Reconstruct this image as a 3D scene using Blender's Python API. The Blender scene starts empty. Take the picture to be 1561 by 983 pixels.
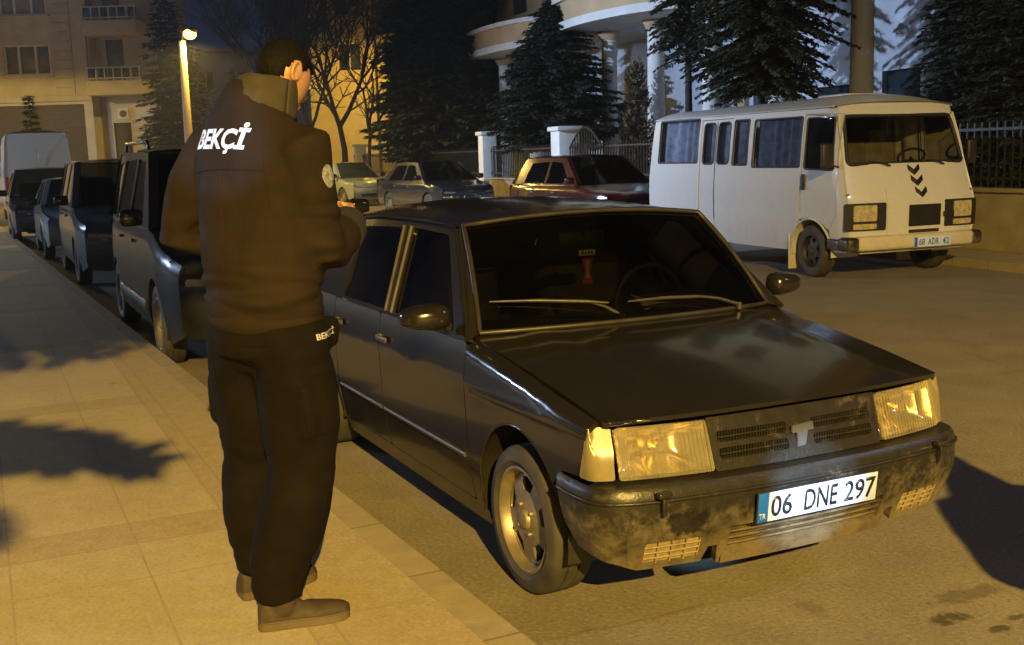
import bpy, bmesh, math, random
from mathutils import Vector, Matrix, noise
from mathutils.bvhtree import BVHTree
R = math.radians
SC = bpy.context.scene
COL = SC.collection
# ---------------------------------------------------------------- camera, sky, light, exposure
CAM_H = 1.6174
YAW = R(25.57)
cam_d = bpy.data.cameras.new('camera'); cam = bpy.data.objects.new('camera', cam_d); COL.objects.link(cam)
cam_d.sensor_fit = 'HORIZONTAL'; cam_d.sensor_width = 36.0; cam_d.lens = 36.0 * 1679.0 / 1561.0
cam_d.clip_start = 0.05; cam_d.clip_end = 2000
cam.matrix_world = Matrix.Translation((0, 0, CAM_H)) @ Matrix.Rotation(R(90 - 8.62), 4, 'X') @ Matrix.Rotation(R(-1.74), 4, 'Z')
SC.camera = cam
world = bpy.data.worlds.new('World'); SC.world = world; world.use_nodes = True
wn = world.node_tree; wn.nodes.clear()
wo = wn.nodes.new('ShaderNodeOutputWorld'); wb = wn.nodes.new('ShaderNodeBackground'); ws = wn.nodes.new('ShaderNodeTexSky')
ws.sky_type = 'NISHITA'; ws.sun_disc = False; ws.sun_elevation = R(18); ws.sun_rotation = R(200); ws.air_density = 1.0; ws.ozone_density = 4.0
wb.inputs['Strength'].default_value = 0.0050
wm = wn.nodes.new('ShaderNodeMix'); wm.data_type = 'RGBA'; wm.blend_type = 'MULTIPLY'; wm.inputs[0].default_value = 1; wm.inputs[7].default_value = (.72, .60, 1.0, 1)
wn.links.new(ws.outputs[0], wm.inputs[6]); wn.links.new(wm.outputs[2], wb.inputs['Color']); wn.links.new(wb.outputs[0], wo.inputs['Surface'])
moon_d = bpy.data.lights.new('moon', 'SUN'); moon_d.energy = 0.012; moon_d.angle = R(0.5); moon_d.color = (0.7, 0.8, 1.0)
moon = bpy.data.objects.new('moon', moon_d); COL.objects.link(moon); moon.rotation_euler = (R(55), 0, R(-20))
SC.view_settings.view_transform = 'Standard'; SC.view_settings.look = 'None'
SC.view_settings.exposure = 0.0; SC.view_settings.gamma = 1.0; SC.view_settings.use_curve_mapping = False
SC.render.engine = 'CYCLES'
SC.cycles.max_bounces = 6; SC.cycles.diffuse_bounces = 2; SC.cycles.glossy_bounces = 3; SC.cycles.transparent_max_bounces = 12
SC.cycles.sample_clamp_indirect = 3.0
SODIUM = (1.0, 0.665, 0.145)
COOL = (0.52, 0.70, 1.0)
E_FLOOD = 11500
FILL = (0.72, 0.74, 1.0)
E_MAIN, E_COOL_L, E_FILL, E_FAR, E_FAR2, E_FAR3 = 73000, 15000, 1050, 4300, 4200, 4200

# ---------------------------------------------------------------- materials
def nt(name):
    m = bpy.data.materials.new(name); m.use_nodes = True
    t = m.node_tree; t.nodes.clear()
    return m, t
class G:
    def __init__(s, name):
        s.m, s.t = nt(name); s.o = s.n('ShaderNodeOutputMaterial')
        s._c = None
    def n(s, typ, **k):
        a = s.t.nodes.new(typ)
        for q, v in k.items():
            if hasattr(a, q): setattr(a, q, v)
        return a
    def l(s, a, b): s.t.links.new(a, b)
    def coord(s, w='Object'):
        if s._c is None: s._c = s.n('ShaderNodeTexCoord')
        return s._c.outputs[w]
    def noise(s, scale, detail=4, rough=.55, vec=None, stretch=None):
        v = vec if vec is not None else s.coord()
        if stretch:
            mp = s.n('ShaderNodeMapping'); mp.inputs['Scale'].default_value = stretch; s.l(v, mp.inputs[0]); v = mp.outputs[0]
        a = s.n('ShaderNodeTexNoise'); a.inputs['Scale'].default_value = scale; a.inputs['Detail'].default_value = detail
        a.inputs['Roughness'].default_value = rough; s.l(v, a.inputs['Vector']); return a.outputs['Fac']
    def ramp(s, f, stops):
        a = s.n('ShaderNodeValToRGB'); e = a.color_ramp.elements
        while len(e) < len(stops): e.new(.5)
        for i, (p, c) in enumerate(stops):
            e[i].position = p; e[i].color = (*c, 1) if len(c) == 3 else c
        s.l(f, a.inputs[0]); return a.outputs[0]
    def rng(s, f, a, b, c=0, d=1):
        q = s.n('ShaderNodeMapRange'); q.inputs[1].default_value = a; q.inputs[2].default_value = b
        q.inputs[3].default_value = c; q.inputs[4].default_value = d; s.l(f, q.inputs[0]); return q.outputs[0]
    def math(s, op, a, b=None):
        q = s.n('ShaderNodeMath', operation=op)
        for i, v in enumerate((a, b)):
            if v is None: continue
            if isinstance(v, (int, float)): q.inputs[i].default_value = v
            else: s.l(v, q.inputs[i])
        return q.outputs[0]
    def mix(s, f, a, b):
        q = s.n('ShaderNodeMix', data_type='RGBA')
        for i, v in ((0, f), (6, a), (7, b)):
            if isinstance(v, (int, float)): q.inputs[i].default_value = v
            elif isinstance(v, tuple): q.inputs[i].default_value = (*v, 1)
            else: s.l(v, q.inputs[i])
        return q.outputs[2]
    def xyz(s, w='Object'):
        q = s.n('ShaderNodeSeparateXYZ'); s.l(s.coord(w), q.inputs[0]); return q.outputs
    def bump(s, f, strength, dist):
        q = s.n('ShaderNodeBump'); q.inputs['Strength'].default_value = strength; q.inputs['Distance'].default_value = dist
        s.l(f, q.inputs['Height']); return q.outputs[0]
    def bsdf(s, col, rough=.5, metal=0, spec=.5, nrm=None, coat=0, coat_rough=.05, sheen=0):
        p = s.n('ShaderNodeBsdfPrincipled')
        for k, v in (('Base Color', col), ('Roughness', rough), ('Metallic', metal), ('Specular IOR Level', spec), ('Normal', nrm), ('Coat Weight', coat), ('Coat Roughness', coat_rough), ('Sheen Weight', sheen)):
            if v is None: continue
            if isinstance(v, tuple): p.inputs[k].default_value = (*v, 1)
            elif isinstance(v, (int, float)): p.inputs[k].default_value = v
            else: s.l(v, p.inputs[k])
        return p.outputs[0]
    def done(s, sh): s.l(sh, s.o.inputs['Surface']); return s.m

def m_plain(name, col, rough=.5, metal=0, spec=.5, var=.25, scale=6, bump=0, bscale=60, sheen=0):
    g = G(name); f = g.noise(scale)
    lo = tuple(c * (1 - var) for c in col); hi = tuple(min(1, c * (1 + var)) for c in col)
    c = g.ramp(f, [(.3, lo), (.7, hi)])
    r = g.rng(g.noise(scale * 2.3), .3, .7, max(0, rough - .1), min(1, rough + .1))
    nrm = g.bump(g.noise(bscale), bump, .01) if bump else None
    return g.done(g.bsdf(c, r, metal, spec, nrm, sheen=sheen))
def m_paint(name, col, dirt=.5, dirtcol=(.16, .125, .08), zlo=.2, zhi=.75, rough=.12, scratch=0, coat=.6, spec=.5):
    """car paint with a film of dust that thickens towards the sills and wipes off in patches"""
    g = G(name); z = g.xyz()[2]
    low = g.rng(z, zlo, zhi, 1, 0)
    n1 = g.noise(3.0, 6); n2 = g.noise(14, 5, .6); n3 = g.noise(60, 3)
    d = g.math('MULTIPLY', g.math('ADD', g.math('MULTIPLY', low, .75), .16), g.rng(n1, .30, .72, .35, 1.25))
    d = g.math('MULTIPLY', d, g.rng(n2, .3, .75, .5, 1.25)); d = g.math('MULTIPLY', d, dirt)
    d = g.math('MINIMUM', d, .92)
    c = g.mix(g.rng(n3, .3, .7), tuple(x * .95 for x in col), tuple(min(1, x * 1.05) for x in col))
    c = g.mix(d, c, dirtcol)
    r = g.math('ADD', g.math('MULTIPLY', d, .55), rough)
    return g.done(g.bsdf(c, r, 0, spec, g.bump(g.noise(2.0, 2), .04, .05), coat, .06))
def m_glass(name, tint=(.03, .035, .03), gl=.05, dust=.10):
    g = G(name); fr = g.n('ShaderNodeFresnel'); fr.inputs[0].default_value = 1.5
    tr = g.n('ShaderNodeBsdfTransparent'); tr.inputs[0].default_value = (*tint, 1)
    gs = g.n('ShaderNodeBsdfGlossy'); gs.inputs['Roughness'].default_value = gl; gs.inputs['Color'].default_value = (.9, .9, .9, 1)
    df = g.n('ShaderNodeBsdfDiffuse'); df.inputs[0].default_value = (.10, .085, .06, 1)
    a = g.n('ShaderNodeMixShader'); g.l(g.rng(g.noise(2.2, 5), .35, .8, .0, dust), a.inputs[0]); g.l(tr.outputs[0], a.inputs[1]); g.l(df.outputs[0], a.inputs[2])
    b = g.n('ShaderNodeMixShader'); g.l(fr.outputs[0], b.inputs[0]); g.l(a.outputs[0], b.inputs[1]); g.l(gs.outputs[0], b.inputs[2])
    return g.done(b.outputs[0])
def m_emit(name, col, st):
    g = G(name); e = g.n('ShaderNodeEmission'); e.inputs[0].default_value = (*col, 1); e.inputs[1].default_value = st
    return g.done(e.outputs[0])
def m_lens(name, tint=(.9, .85, .7)):
    g = G(name); tr = g.n('ShaderNodeBsdfTransparent'); tr.inputs[0].default_value = (*tint, 1)
    w = g.n('ShaderNodeTexWave'); w.inputs['Scale'].default_value = 20; w.bands_direction = 'Y'; g.l(g.coord(), w.inputs[0])
    p = g.n('ShaderNodeBsdfPrincipled'); p.inputs['Base Color'].default_value = (.68, .60, .42, 1); p.inputs['Roughness'].default_value = .12
    g.l(g.bump(w.outputs['Fac'], .8, .01), p.inputs['Normal'])
    a = g.n('ShaderNodeMixShader'); g.l(g.rng(g.noise(7, 3), .3, .7, .16, .34), a.inputs[0]); g.l(tr.outputs[0], a.inputs[1]); g.l(p.outputs[0], a.inputs[2])
    return g.done(a.outputs[0])

# ---------------------------------------------------------------- mesh helpers
def spl(xs, ys):
    n = len(xs); m = []
    for i in range(n):
        if i == 0: m.append((ys[1] - ys[0]) / (xs[1] - xs[0]))
        elif i == n - 1: m.append((ys[-1] - ys[-2]) / (xs[-1] - xs[-2]))
        else:
            a = (ys[i] - ys[i-1]) / (xs[i] - xs[i-1]); b = (ys[i+1] - ys[i]) / (xs[i+1] - xs[i])
            m.append(0 if a * b <= 0 else 2 * a * b / (a + b))
    def f(x):
        if x <= xs[0]: return ys[0] + m[0] * (x - xs[0]) * 0
        if x >= xs[-1]: return ys[-1]
        i = 0
        while x > xs[i+1]: i += 1
        h = xs[i+1] - xs[i]; t = (x - xs[i]) / h
        return (ys[i] * (1 + 2*t) * (1-t)**2 + h * m[i] * t * (1-t)**2 + ys[i+1] * t*t*(3-2*t) + h * m[i+1] * t*t*(t-1))
    return f
def link(o, parent=None):
    COL.objects.link(o)
    if parent is not None: o.parent = parent
    return o
def tag(o, label=None, cat=None, group=None, kind=None):
    if label: o['label'] = label
    if cat: o['category'] = cat
    if group: o['group'] = group
    if kind: o['kind'] = kind
    return o
def empty(name, loc, rz=0, label=None, cat=None, group=None):
    o = bpy.data.objects.new(name, None); o.empty_display_size = .2; COL.objects.link(o)
    o.location = loc; o.rotation_euler = (0, 0, rz)
    return tag(o, label, cat, group)
def obj(name, bm, mats, parent=None, smooth=True, keep=False):
    if isinstance(bm, bpy.types.Mesh): me = bm
    else:
        me = bpy.data.meshes.new(name); bm.to_mesh(me); bm.free()
    if not isinstance(mats, (list, tuple)): mats = [mats]
    me.materials.clear()
    for m in mats: me.materials.append(m)
    if smooth:
        for p in me.polygons: p.use_smooth = True
        me.update()
    return link(bpy.data.objects.new(name, me), parent)
def join(dst, src, M=None, mat=None):
    """append bmesh src to dst and free src"""
    vm = {}
    for v in src.verts: vm[v] = dst.verts.new(M @ v.co if M else v.co)
    em = {}
    for f in src.faces:
        try: nf = dst.faces.new([vm[v] for v in f.verts])
        except ValueError: continue
        nf.smooth = f.smooth; nf.material_index = f.material_index if mat is None else mat
    for e in src.edges:
        if not e.smooth:
            q = dst.edges.get((vm[e.verts[0]], vm[e.verts[1]]))
            if q: q.smooth = False
    src.free(); return dst
def sharpen(bm, deg=35):
    bm.normal_update()
    for e in bm.edges:
        if len(e.link_faces) == 2 and e.calc_face_angle(0) > R(deg): e.smooth = False
    return bm
def box(c, s, bevel=0, rot=None, seg=2, mat=0):
    bm = bmesh.new(); bmesh.ops.create_cube(bm, size=1)
    for v in bm.verts: v.co = Vector((v.co.x * s[0], v.co.y * s[1], v.co.z * s[2]))
    if bevel: bmesh.ops.bevel(bm, geom=bm.edges[:], offset=bevel, segments=seg, affect='EDGES', profile=.5)
    M = Matrix.Translation(c) @ (rot.to_4x4() if rot else Matrix.Identity(4))
    bm.transform(M)
    for f in bm.faces: f.material_index = mat
    return sharpen(bm, 50)
def boxes(*a):
    bm = bmesh.new()
    for q in a: join(bm, box(*q))
    return bm
def tube(pts, rad, n=8, caps=True, up=None, mat=0, bm=None):
    """lofted tube; rad items may be r or (ra, rb); up fixes the ellipse frame (ra along side = tan x up, rb along up)"""
    own = bm is None
    if own: bm = bmesh.new()
    pts = [Vector(p) for p in pts]; N = len(pts)
    if not isinstance(rad, list): rad = [rad] * N
    rings = []; ref = None
    for i, p in enumerate(pts):
        t = (pts[min(i+1, N-1)] - pts[max(i-1, 0)]).normalized()
        u = Vector(up) if up is not None else ref
        if u is None: u = Vector((0, 0, 1)) if abs(t.z) < .9 else Vector((1, 0, 0))
        a = t.cross(u)
        if a.length < 1e-4: a = t.cross(Vector((0, 1, .01)))
        a.normalize(); b = a.cross(t).normalized(); ref = b
        r = rad[i]; ra, rb = r if isinstance(r, (tuple, list)) else (r, r)
        rings.append([bm.verts.new(p + a * (ra * math.cos(2*math.pi*k/n)) + b * (rb * math.sin(2*math.pi*k/n))) for k in range(n)])
    for i in range(N-1):
        for k in range(n):
            f = bm.faces.new((rings[i][k], rings[i][(k+1) % n], rings[i+1][(k+1) % n], rings[i+1][k])); f.material_index = mat; f.smooth = True
    if caps:
        for rg in (list(reversed(rings[0])), rings[-1]):
            f = bm.faces.new(rg); f.material_index = mat
            for e in f.edges: e.smooth = False
    if own: bmesh.ops.recalc_face_normals(bm, faces=bm.faces[:])
    return bm
def lathe(prof, n=32, axis='Y', caps=False):
    """prof: (radius, along axis) pairs"""
    bm = bmesh.new(); rings = []
    for r, h in prof:
        ring = []
        for k in range(n):
            a = 2*math.pi*k/n; c, s = r*math.cos(a), r*math.sin(a)
            ring.append(bm.verts.new({'Y': (c, h, s), 'Z': (c, s, h), 'X': (h, c, s)}[axis]))
        rings.append(ring)
    for i in range(len(rings)-1):
        for k in range(n):
            bm.faces.new((rings[i][k], rings[i][(k+1) % n], rings[i+1][(k+1) % n], rings[i+1][k]))
    if caps:
        bm.faces.new(rings[0]); bm.faces.new(rings[-1])
    bmesh.ops.recalc_face_normals(bm, faces=bm.faces[:])
    return sharpen(bm, 40)
def panel(loops, fmap, step, out, fold=.014, thick=False, vstep=None):
    """fill 2-D loops (first outer, rest holes), cut to a grid, map by fmap(u,v) -> Vector; edges fold inwards"""
    bm = bmesh.new(); es = []
    for lp in loops:
        vs = [bm.verts.new((p[0], p[1], 0)) for p in lp]
        for i in range(len(vs)): es.append(bm.edges.new((vs[i], vs[(i+1) % len(vs)])))
    bmesh.ops.triangle_fill(bm, use_beauty=True, use_dissolve=False, edges=es, normal=(0, 0, 1))
    us = [p[0] for p in loops[0]]; vs_ = [p[1] for p in loops[0]]
    for lo, hi, no, st in ((min(us), max(us), (1, 0, 0), step), (min(vs_), max(vs_), (0, 1, 0), vstep or step)):
        k = lo + st
        while k < hi - 1e-4:
            co = (k, 0, 0) if no[0] else (0, k, 0)
            bmesh.ops.bisect_plane(bm, geom=bm.verts[:] + bm.edges[:] + bm.faces[:], dist=1e-5, plane_co=co, plane_no=no)
            k += st
    for v in bm.verts: v.co = Vector(fmap(v.co.x, v.co.y))
    bmesh.ops.remove_doubles(bm, verts=bm.verts[:], dist=2e-5)
    bm.normal_update()
    out = Vector(out); s = sum((f.normal.dot(out) * f.calc_area() for f in bm.faces))
    bmesh.ops.recalc_face_normals(bm, faces=bm.faces[:]); bm.normal_update()
    s = sum((f.normal.dot(out) * f.calc_area() for f in bm.faces))
    if s < 0: bmesh.ops.reverse_faces(bm, faces=bm.faces[:]); bm.normal_update()
    for f in bm.faces: f.smooth = True
    if fold:
        nrm = {v: v.normal.copy() for v in bm.verts}
        be = [e for e in bm.edges if len(e.link_faces) == 1]
        r = bmesh.ops.extrude_edge_only(bm, edges=be)
        nv = [g for g in r['geom'] if isinstance(g, bmesh.types.BMVert)]
        src = {}
        for e in bm.edges:
            a, b = e.verts
            if a in nrm and b not in nrm: src.setdefault(b, a)
            elif b in nrm and a not in nrm: src.setdefault(a, b)
        for v in nv:
            q = src.get(v)
            if q is not None: v.co = v.co - nrm[q] * fold
        for e in be: e.smooth = False
    return bm
def grid(fn, nu, nv, out=None, close_u=False):
    bm = bmesh.new(); V = [[bm.verts.new(Vector(fn(i/nu, j/nv))) for j in range(nv+1)] for i in range(nu+1)]
    for i in range(nu):
        for j in range(nv):
            f = bm.faces.new((V[i][j], V[i+1][j], V[i+1][j+1], V[i][j+1])); f.smooth = True
    if out is not None:
        bm.normal_update()
        if sum(f.normal.dot(Vector(out)) for f in bm.faces) < 0: bmesh.ops.reverse_faces(bm, faces=bm.faces[:])
    return bm
def prism(poly, h, M=None, mat=0, bevel=0):
    """extruded 2-D polygon (x,y) from z=0 to h"""
    bm = bmesh.new(); a = [bm.verts.new((p[0], p[1], 0)) for p in poly]; b = [bm.verts.new((p[0], p[1], h)) for p in poly]
    bm.faces.new(list(reversed(a))); bm.faces.new(b)
    for i in range(len(a)):
        j = (i+1) % len(a); bm.faces.new((a[i], a[j], b[j], b[i]))
    bmesh.ops.recalc_face_normals(bm, faces=bm.faces[:])
    if bevel: bmesh.ops.bevel(bm, geom=bm.edges[:], offset=bevel, segments=2, affect='EDGES')
    if M: bm.transform(M)
    for f in bm.faces: f.material_index = mat
    return sharpen(bm, 40)
def remesh(bm, voxel, smooth=4, fac=.5):
    me = bpy.data.meshes.new('tmp'); bm.to_mesh(me); bm.free()
    o = bpy.data.objects.new('tmp', me); COL.objects.link(o)
    m = o.modifiers.new('r', 'REMESH'); m.mode = 'VOXEL'; m.voxel_size = voxel; m.use_smooth_shade = True
    if smooth:
        s = o.modifiers.new('s', 'SMOOTH'); s.iterations = smooth; s.factor = fac
    dg = bpy.context.evaluated_depsgraph_get(); dg.update()
    out = bpy.data.meshes.new_from_object(o.evaluated_get(dg))
    bpy.data.objects.remove(o); bpy.data.meshes.remove(me)
    return out
def text_bm(s, w, h, shear=0, ext=.002, bold=0):
    """lettering as mesh, centred, exactly w x h, lying in xy facing +z"""
    c = bpy.data.curves.new('t', 'FONT'); c.body = s; c.size = 1; c.shear = shear; c.extrude = 0; c.offset = bold; c.resolution_u = 3
    o = bpy.data.objects.new('t', c); COL.objects.link(o)
    dg = bpy.context.evaluated_depsgraph_get(); dg.update()
    me = bpy.data.meshes.new_from_object(o.evaluated_get(dg))
    bpy.data.objects.remove(o); bpy.data.curves.remove(c)
    bm = bmesh.new(); bm.from_mesh(me); bpy.data.meshes.remove(me)
    xs = [v.co.x for v in bm.verts]; ys = [v.co.y for v in bm.verts]
    x0, x1, y0, y1 = min(xs), max(xs), min(ys), max(ys)
    for v in bm.verts: v.co = Vector(((v.co.x - (x0+x1)/2) / (x1-x0) * w, (v.co.y - (y0+y1)/2) / (y1-y0) * h, 0))
    if ext:
        r = bmesh.ops.extrude_face_region(bm, geom=bm.faces[:])
        for g in r['geom']:
            if isinstance(g, bmesh.types.BMVert): g.co.z += ext
    bmesh.ops.recalc_face_normals(bm, faces=bm.faces[:])
    return bm
def arc(cx, cz, r, a0, a1, n=14):
    return [(cx + r*math.cos(R(a0 + (a1-a0)*i/n)), cz + r*math.sin(R(a0 + (a1-a0)*i/n))) for i in range(n+1)]
def rrect(x0, z0, x1, z1, r=.02, n=3):
    p = []
    for cx, cz, a in ((x1-r, z1-r, 0), (x0+r, z1-r, 90), (x0+r, z0+r, 180), (x1-r, z0+r, 270)):
        p += arc(cx, cz, r, a, a+90, n)
    return p
def rpoly(P, r=.03, n=3):
    """polygon with rounded corners"""
    out = []; N = len(P)
    for i in range(N):
        p = Vector(P[i]).to_2d(); a = Vector(P[i-1]).to_2d() - p; b = Vector(P[(i+1) % N]).to_2d() - p
        q = min(r, a.length*.4, b.length*.4); A = p + a.normalized()*q; B = p + b.normalized()*q
        for k in range(n+1):
            t = k/n; out.append(tuple(A*(1-t)**2 + p*2*t*(1-t) + B*t*t))
    return out
# ---------------------------------------------------------------- shared materials
M = {}
M['blackpaint'] = m_paint('black_car_paint', (.012, .011, .011), dirt=.34, dirtcol=(.075, .056, .034), zlo=.2, zhi=.70, rough=.13, coat=.35, spec=.4)
def m_worn_bumper():
    g = G('worn_black_plastic'); o = g.xyz(); low = g.rng(o[2], .24, .54, 1, 0)
    a = g.noise(5.5, 6, .65); b = g.noise(26, 6, .7); s_ = g.noise(110, 3, .6); sc = g.noise(9, 4, .6, stretch=(1, .35, 5))
    m = g.math('ADD', g.math('MULTIPLY', low, .42), g.math('ADD', g.math('MULTIPLY', a, .60), g.math('MULTIPLY', b, .55)))
    m = g.rng(m, .66, .96, 0, .85)
    m = g.math('MAXIMUM', m, g.math('MULTIPLY', g.rng(s_, .62, .70, 0, .7), g.rng(low, .1, .8, .15, 1)))
    m = g.math('MAXIMUM', m, g.math('MULTIPLY', g.rng(sc, .66, .74, 0, .55), .8))
    c = g.mix(m, g.ramp(b, [(.3, (.012, .011, .010)), (.7, (.024, .021, .018))]), g.ramp(a, [(.3, (.11, .085, .052)), (.7, (.19, .15, .095))]))
    q = g.math('ADD', g.math('POWER', g.math('DIVIDE', g.math('ADD', o[1], .50), .085), 2), g.math('POWER', g.math('DIVIDE', g.math('SUBTRACT', o[2], .425), .045), 2))
    q = g.math('ADD', q, g.math('MULTIPLY', g.math('SUBTRACT', b, .5), 3.0)); c = g.mix(g.rng(q, 1.1, .6, 0, .9), c, (.006, .005, .005))
    h = g.math('ADD', g.math('MULTIPLY', b, .6), g.math('MULTIPLY', s_, .4))
    return g.done(g.bsdf(c, g.rng(m, 0, .8, .34, .8), 0, .45, g.bump(h, .35, .008)))
M['bumper'] = m_worn_bumper()
M['lip'] = m_plain('dusty_plastic', (.17, .135, .085), .7, var=.5, scale=16, bump=.3)
M['rubber'] = m_plain('tyre_rubber', (.045, .040, .033), .75, var=.4, scale=9, bump=.15)
M['tread'] = m_plain('dusty_tread', (.10, .082, .058), .85, var=.45, scale=12, bump=.3)
M['alloy'] = m_plain('dusty_alloy', (.30, .25, .17), .42, metal=.55, var=.35, scale=7)
M['alloydark'] = m_plain('dark_wheel_steel', (.05, .04, .03), .6, metal=.6)  # dark steel shared by brake discs and plain rims
M['chrome'] = m_plain('dull_chrome', (.55, .52, .46), .22, metal=1, var=.15)
M['trim'] = m_plain('grey_trim', (.060, .052, .042), .4, var=.3)
M['seal'] = m_plain('brown_black_seal', (.024, .020, .015), .45, var=.3)
M['busfront'] = m_glass('bus_windscreen', (.62, .63, .60), .03, .04)
M['wiper'] = m_plain('dusty_wiper', (.042, .036, .027), .45, var=.3)
M['black'] = m_plain('matt_black', (.012, .012, .012), .6)
M['blackgloss'] = m_plain('gloss_black', (.014, .012, .012), .14)
M['dark'] = m_plain('dark_interior', (.02, .018, .016), .8)
M['glass'] = m_glass('tinted_glass', (.22, .22, .20), .03, .025)
M['sideglass'] = m_glass('dusty_side_glass', (.20, .20, .18), .045)
M['busglass'] = m_glass('curtained_glass', (.66, .69, .74), .04, .04)
M['lens'] = m_lens('headlight_lens')
M['amber'] = m_plain('amber_lens', (.19, .155, .085), .3, var=.2)
M['reflector'] = m_plain('reflector', (.85, .78, .60), .16, metal=1, var=.1)
M['plate'] = m_plain('cool_tinted_sheeting', (.48, .60, .95), .35, var=.04)  # cool light returned by the sheeting is put into the base colour
M['plateblue'] = m_plain('plate_blue', (.012, .13, .80), .35, var=.05)
M['ink'] = m_plain('plate_ink', (.012, .012, .025), .4)
M['white'] = m_plain('cool_tinted_white', (.62, .70, .88), .4, var=.03)  # blue tint in the colour imitates cool light bouncing off reflective letters
M['buswhite'] = m_paint('white_bus_paint', (.60, .60, .60), dirt=.30, dirtcol=(.30, .24, .17), zlo=.3, zhi=1.5, rough=.30, coat=.2)
M['busbump'] = m_paint('bus_bumper_paint', (.60, .54, .44), dirt=.5, dirtcol=(.25, .19, .12), zlo=.3, zhi=1.2, rough=.35, coat=.1)
M['curtain'] = m_plain('pale_curtain', (.55, .52, .55), .9, var=.35, scale=8)
M['seat'] = m_plain('seat_cloth', (.26, .22, .16), .9, var=.3)
M['seatdark'] = m_plain('dark_seat_cloth', (.035, .03, .028), .9, var=.3)
M['jacket'] = m_plain('dark_brown_jacket', (.018, .0120, .0080), .85, spec=.15, var=.22, scale=5, bump=.25, bscale=220)
M['jacketdark'] = m_plain('navy_cuff', (.013, .013, .018), .8, var=.2)
M['trousers'] = m_plain('dark_trousers', (.0062, .0046, .0034), .9, spec=.12, var=.25, scale=5, bump=.25, bscale=180)
M['collar'] = m_plain('olive_brown_collar', (.038, .030, .017), .85, var=.2, scale=8, bump=.2, bscale=200)
M['skin'] = m_plain('skin', (.45, .25, .15), .5, var=.12, scale=10)
M['hair'] = m_plain('black_hair', (.0055, .0045, .004), .7, spec=.12, var=.5, scale=90, bump=.5, bscale=120)
M['shoe'] = m_plain('brown_suede', (.036, .024, .015), .75, var=.25, scale=20, bump=.2)
M['sole'] = m_plain('grey_brown_sole', (.085, .062, .042), .7)
M['badge'] = m_plain('pale_badge', (.20, .20, .23), .5, var=.7, scale=60)
M['greypaint'] = m_paint('grey_mpv_paint', (.018, .020, .022), dirt=.14, dirtcol=(.08, .065, .04), rough=.22, coat=0, spec=.2)
M['silver'] = m_paint('silver_paint', (.06, .075, .09), dirt=.10, rough=.2, coat=.2, spec=.3)
M['whitecar'] = m_paint('white_car_paint', (.26, .30, .34), dirt=.25, rough=.2)
M['darkcar'] = m_paint('dark_car_paint', (.025, .03, .038), dirt=.3, rough=.14)
M['bluegrey'] = m_paint('blue_grey_paint', (.010, .014, .018), dirt=.3, rough=.16)
M['red'] = m_paint('dark_red_paint', (.040, .004, .004), dirt=.3, rough=.14)
M['vanwhite'] = m_paint('van_white_paint', (.50, .60, .68), dirt=.2, rough=.35)
M['redlens'] = m_plain('red_lens', (.45, .02, .015), .2)
M['stone'] = m_plain('cream_render', (.55, .48, .36), .85, var=.12, scale=1.5)
M['stone2'] = m_plain('ochre_render', (.50, .38, .20), .85, var=.15, scale=1.5)
M['yellowwall'] = m_plain('yellow_render', (.62, .48, .20), .85, var=.15, scale=.8)
M['palewall'] = m_plain('pale_blue_grey_render', (.50, .53, .60), .85, var=.10, scale=1.2)
M['orangewall'] = m_plain('peach_render', (.55, .38, .22), .85, var=.12, scale=2)
M['whitewall'] = m_plain('white_render', (.70, .68, .64), .8, var=.1, scale=2)
M['darkwall'] = m_plain('brown_shutter', (.10, .075, .04), .7, var=.15)
M['winglass'] = m_plain('dark_window', (.03, .04, .045), .12, var=.3)
M['curtainwin'] = m_plain('curtained_window', (.24, .20, .13), .5, var=.25, scale=3)
M['iron'] = m_plain('dark_iron', (.02, .02, .022), .5)
M['pole'] = m_plain('concrete_pole', (.34, .25, .12), .7, var=.12)
M['lamp'] = m_emit('sodium_glow', (1.0, .62, .16), 5)
M['darklamp'] = m_plain('grey_lamp_glass', (.10, .11, .12), .12, var=.4, scale=22)
M['lampled'] = m_emit('led_glow', (.75, .87, 1.0), 16)
M['needle'] = m_plain('spruce_needles', (.026, .038, .021), .7, var=.5, scale=3)
M['needle2'] = m_plain('pine_needles', (.040, .042, .019), .7, var=.5, scale=3)
M['thuja'] = m_plain('bronze_thuja', (.13, .085, .035), .8, var=.4, scale=6)
M['bark'] = m_plain('bark', (.030, .024, .018), .9, var=.4, scale=12, bump=.4)
M['stucco'] = m_plain('grey_wall', (.30, .25, .18), .9, var=.2, scale=3, bump=.2)

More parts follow.
